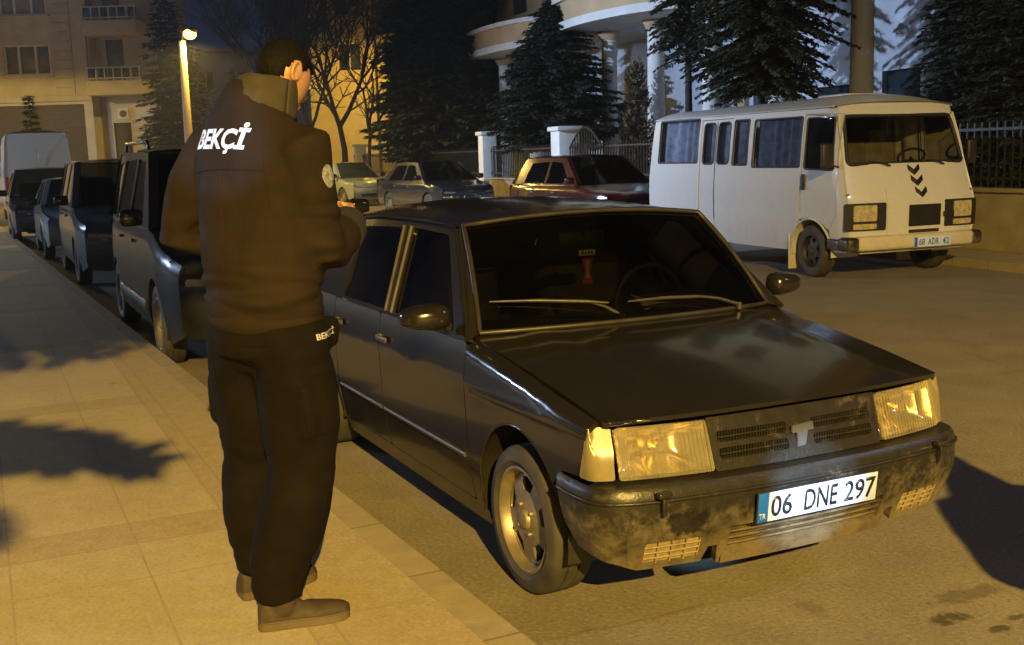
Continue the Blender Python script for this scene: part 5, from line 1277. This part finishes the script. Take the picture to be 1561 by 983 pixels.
def iron_gate():
    r = in_bus(empty('iron_gate', (0, 0, 0), 0, 'iron gate with arched top rails between the fence and the columns', 'gate'))
    b = bmesh.new(); Y = 2.33
    for k in range(14): 
        u = k/13; join(b, box((-14.5+1.9*u, Y, .95+.25*math.sin(math.pi*u)), (.025, .025, 1.7+.5*math.sin(math.pi*u))))
    for z in (.5, 1.2, 1.75): join(b, tube([(-14.5+1.9*u/10, Y-.02, z+(.5*math.sin(math.pi*u/10) if z > 1.7 else 0)) for u in range(11)], .022, 6))
    obj('bars', b, M['iron'], r)
iron_gate()
bn = in_bus(empty('litter_bin', (0, 0, 0), 0, 'dark post mounted bin on the pavement at the right edge', 'bin'))
obj('bin_body', lathe([(.001, .55), (.18, .55), (.21, .60), (.23, 1.35), (.21, 1.38), (.001, 1.40)], 20, 'Z'), M['iron'], bn); obj('post', tube([(0, 0, .1), (0, 0, .56)], .05, 10), M['iron'], bn)
bn.location = (7.15, 14.75, 0)
# ---------------------------------------------------------------- trees
def conifer(at, h, rad, z0, seed, label, mat, group='evergreens', dens=1.0, name='spruce_tree', droop=.35, shape=.85, leaf=.20, lean=0, cat='tree', extra=()):
    rng = random.Random(seed); r = empty(name, at, rng.uniform(0, 6), label, cat, group)
    tr = tube([(0, 0, -.05), (.02, .01, h*.3), (.0, .03, h*.65), (0, 0, h*.97)], [.045*rad+.07, .035*rad+.05, .03*rad+.02, .012], 8)
    fo = bmesh.new(); z = z0; lev = 0
    def spray(p, d, L):
        d = d.normalized(); s_ = d.cross(Vector((rng.uniform(-.4, .4), rng.uniform(-.4, .4), 1))).normalized()
        w = L*rng.uniform(.16, .26); q = p + d*L; m = p + d*L*.45
        up = Vector((0, 0, rng.uniform(-.02, .03)))
        vs = [fo.verts.new(c) for c in (p, m+s_*w+up, q, m-s_*w+up)]
        fo.faces.new(vs)
    step = .30/dens**.5
    while z < h*.97:
        fr = min(1, max(0, (z-z0)/(h-z0))); L0 = rad*(1-fr)**shape*(.70+.45*min(1, fr*6)); nb = max(4, int((5+3*(1-fr))*dens**.5))
        a0 = rng.uniform(0, 6.28)
        for k in range(nb):
            if rng.random() < .10: continue
            a = a0 + 6.283*k/nb + rng.uniform(-.35, .35); L = L0*rng.uniform(.62, 1.12)
            dirh = Vector((math.cos(a), math.sin(a), 0)); zb = z+rng.uniform(-.12, .12)
            P = lambda t: Vector((0, 0, zb)) + dirh*(L*t) + Vector((0, 0, L*(.12*t - droop*t*t + .14*t**3)))
            tr_pts = [P(0), P(.5), P(.95)]; tube(tr_pts, [.012+.010*L, .010+.004*L, .004], 4, False, bm=tr)
            n_ = max(3, int(L/.16*dens))
            for q in range(n_):
                t = .15+.85*(q+rng.random())/n_; p = P(min(t, 1)); dd = (P(min(t+.05, 1.05))-P(t-.02)).normalized()
                side = dd.cross(Vector((0, 0, 1))).normalized()
                for sg in (-1, 1):
                    l_ = leaf*(1.25-.6*t)*rng.uniform(.7, 1.5)*(1+.25*L)
                    spray(p+side*sg*.01, dd*rng.uniform(.5, 1.0)+side*sg*rng.uniform(.5, 1.1)+Vector((0, 0, rng.uniform(-.45, .15))), l_)
                    if rng.random() < .7: spray(p+side*sg*l_*.4, dd*rng.uniform(.3, 1.0)+side*sg*rng.uniform(.2, .9)+Vector((0, 0, rng.uniform(-.7, .3))), l_*.8)
            spray(P(.9), P(1)-P(.85), leaf*1.3)
        z += step*rng.uniform(.75, 1.25)*(1-.35*fr); lev += 1
    for zb, a, L in extra:
        a -= r.rotation_euler.z; dirh = Vector((math.cos(a), math.sin(a), 0)); Q = lambda t: Vector((0, 0, zb)) + dirh*(L*t) + Vector((0, 0, L*(.1*t-.2*t*t)))
        tube([Q(0), Q(.5), Q(.95)], [.03, .018, .006], 5, False, bm=tr)
        for q in range(130):
            t = .05+.95*q/130; p = Q(t); dd = (Q(t)-Q(t-.05)).normalized(); side = dd.cross(Vector((0, 0, 1))).normalized()
            for sg in (-1, 1): spray(p, dd*rng.uniform(.4, 1)+side*sg*rng.uniform(.4, 1.2)+Vector((0, 0, rng.uniform(-.4, .3))), rng.uniform(.20, .42)*(1.2-.7*t))
    for k in range(6): spray(Vector((0, 0, h*.93)), Vector((rng.uniform(-.4, .4), rng.uniform(-.4, .4), 1)), leaf*1.3)
    obj('trunk', tr, M['bark'], r); obj('crown', fo, mat, r)
    return r
def bare_tree(at, h, seed, label, spread=.55, depth=7, r0=.16, leaves=0, name='bare_tree'):
    rng = random.Random(seed); r = empty(name, at, 0, label, 'tree', 'bare trees')
    tr = bmesh.new(); tw = bmesh.new(); lf = bmesh.new()
    def grow(p, d, L, rad, k):
        n_ = 3; pts = [p]; dd = d.copy()
        for i in range(n_):
            dd = (dd + Vector((rng.uniform(-.16, .16), rng.uniform(-.16, .16), rng.uniform(-.03, .12)))).normalized(); pts.append(pts[-1]+dd*L/n_)
        tube(pts, [rad*(1-.35*i/n_) for i in range(n_+1)], 7 if k < 2 else 4, False, bm=tr if k < 2 else tw)
        if k >= depth: 
            return
        nb = 3 if k < 2 else rng.choice((2, 3, 3))
        for q in range(nb):
            a = 6.283*q/nb+rng.uniform(-.6, .6); ax = dd.cross(Vector((math.cos(a), math.sin(a), .3))).normalized()
            nd = (Matrix.Rotation(rng.uniform(.25, .25+spread), 3, ax) @ dd).normalized(); nd.z += .06; nd.normalize()
            grow(pts[-1] if q else pts[-1], nd, L*rng.uniform(.62, .82), rad*.64, k+1)
        if k >= 1:
            for q in range(2):
                i = rng.choice((1, 2)); a = rng.uniform(0, 6.28); ax = dd.cross(Vector((math.cos(a), math.sin(a), .2))).normalized()
                grow(pts[i], (Matrix.Rotation(rng.uniform(.5, 1.1), 3, ax) @ dd).normalized(), L*.5, rad*.4, max(k+2, depth-1))
    grow(Vector((0, 0, -.1)), Vector((0.03, 0, 1)), h*.30, r0, 0)
    obj('trunk', tr, M['bark'], r); obj('twigs', tw, M['bark'], r)
    return r
GND = .1
conifer((1.45, 32.4, GND), 5.9, 2.05, 1.75, 11, 'bushy spruce with tiered boughs standing above the red hatchback', M['needle'], dens=5.0, leaf=.165, shape=.62)
conifer((-2.35, 41.5, GND), 11.5, 2.5, 1.0, 5, 'tall dense dark evergreen rising out of the top of the picture', M['needle'], dens=4.2, leaf=.24, shape=.42)
conifer((-1.15, 43.5, GND), 9.5, 1.8, 2.0, 8, 'slimmer dark evergreen to the right of the tallest one', M['needle'], dens=3.6, leaf=.22, shape=.5)
conifer((5.1, 22.2, GND), 8.5, 1.6, 2.75, 21, 'pine with drooping olive boughs hanging over the minibus roof', M['needle2'], dens=3.6, leaf=.135, name='pine_tree', droop=.55, shape=.5)
conifer((4.0, 24.6, GND), 7.5, 1.0, 3.6, 23, 'thin pine with high boughs between the columns and the drooping pine', M['needle2'], dens=2.6, leaf=.135, name='pine_tree', droop=.55, shape=.5)
conifer((7.9, 17.6, GND), 6.5, 1.35, .5, 31, 'dark spruce behind the iron fence at the right edge', M['needle'], dens=2.8, leaf=.125)
conifer((8.2, 20.3, GND), 7.0, 1.05, .7, 33, 'dark spruce just right of the minibus, behind the fence', M['needle'], dens=2.6, leaf=.135)
conifer((9.6, 20.5, GND), 8.0, 1.8, .7, 37, 'tall dark spruce deepest in the garden at the right edge', M['needle'], dens=2.2, leaf=.17)
conifer((3.42, 29.2, GND), 3.85, .55, .2, 41, 'slender bronze thuja in front of the pale wall between columns', M['thuja'], dens=2.6, leaf=.14, name='thuja_tree', droop=-.5, shape=.55)
conifer((-13.9, 48.5, GND), 6.9, 1.9, .6, 51, 'dark evergreen behind the lit street lamp', M['needle'], dens=1.3, leaf=.30, shape=.45)
conifer((-15.6, 52.5, GND), 9.5, 1.6, .8, 53, 'dark evergreen between the apartment balconies and the street lamp', M['needle'], dens=1.2, leaf=.30, shape=.5)
conifer((-21.6, 51.0, GND), 4.9, .75, .4, 57, 'small conifer in front of the apartment shutter', M['needle'], dens=1.4, leaf=.22)
bare_tree((-7.05, 49.0, GND), 10.5, 3, 'bare tree with a forked trunk in front of the yellow house', r0=.17)
bare_tree((-9.4, 46.0, GND), 11.0, 14, 'bare dark tree right behind the head of the guard', r0=.15)
bare_tree((-8.3, 47.5, GND), 9.5, 27, 'bare tree with fine twigs standing between the two forked ones', r0=.12)
bare_tree((-5.6, 45.0, GND), 8.5, 33, 'small bare tree close to the tallest evergreen', r0=.10)
# trees on the near pavement whose shade falls across the slabs
conifer((-1.15, -2.0, .118), 10.5, 2.1, 4.38, 61, 'spruce on the near pavement, left of the picture', M['needle'], dens=2.4, leaf=.20, droop=.22, shape=.42, extra=[(3.50, .02, 1.2), (3.40, .5, 1.0), (3.25, -.35, .85), (3.45, -2.6, 1.3), (3.6, 2.6, 1.3), (3.3, 3.5, 1.3), (3.15, 3.1, 1.3), (3.55, -1.9, 1.0), (3.35, 1.5, .9)])
by = copy_tree(guard); by.location = (2.45, 1.5, 0); by.rotation_euler = (0, 0, R(20)); tag(by, 'second person in the same uniform, standing on the road beside the picture taker')

# ---------------------------------------------------------------- night haze around the whole scene
hz_b = box((0, 0, 7.2), (630, 630, 16.6))
hm, ht = nt('haze_air'); hv = ht.nodes.new('ShaderNodeVolumePrincipled'); hv.inputs['Color'].default_value = (.8, .8, .8, 1); hv.inputs['Density'].default_value = .0013; hv.inputs['Anisotropy'].default_value = .5
ho_ = ht.nodes.new('ShaderNodeOutputMaterial'); ht.links.new(hv.outputs[0], ho_.inputs['Volume'])
tag(obj('haze', hz_b, hm, smooth=False), kind='stuff')
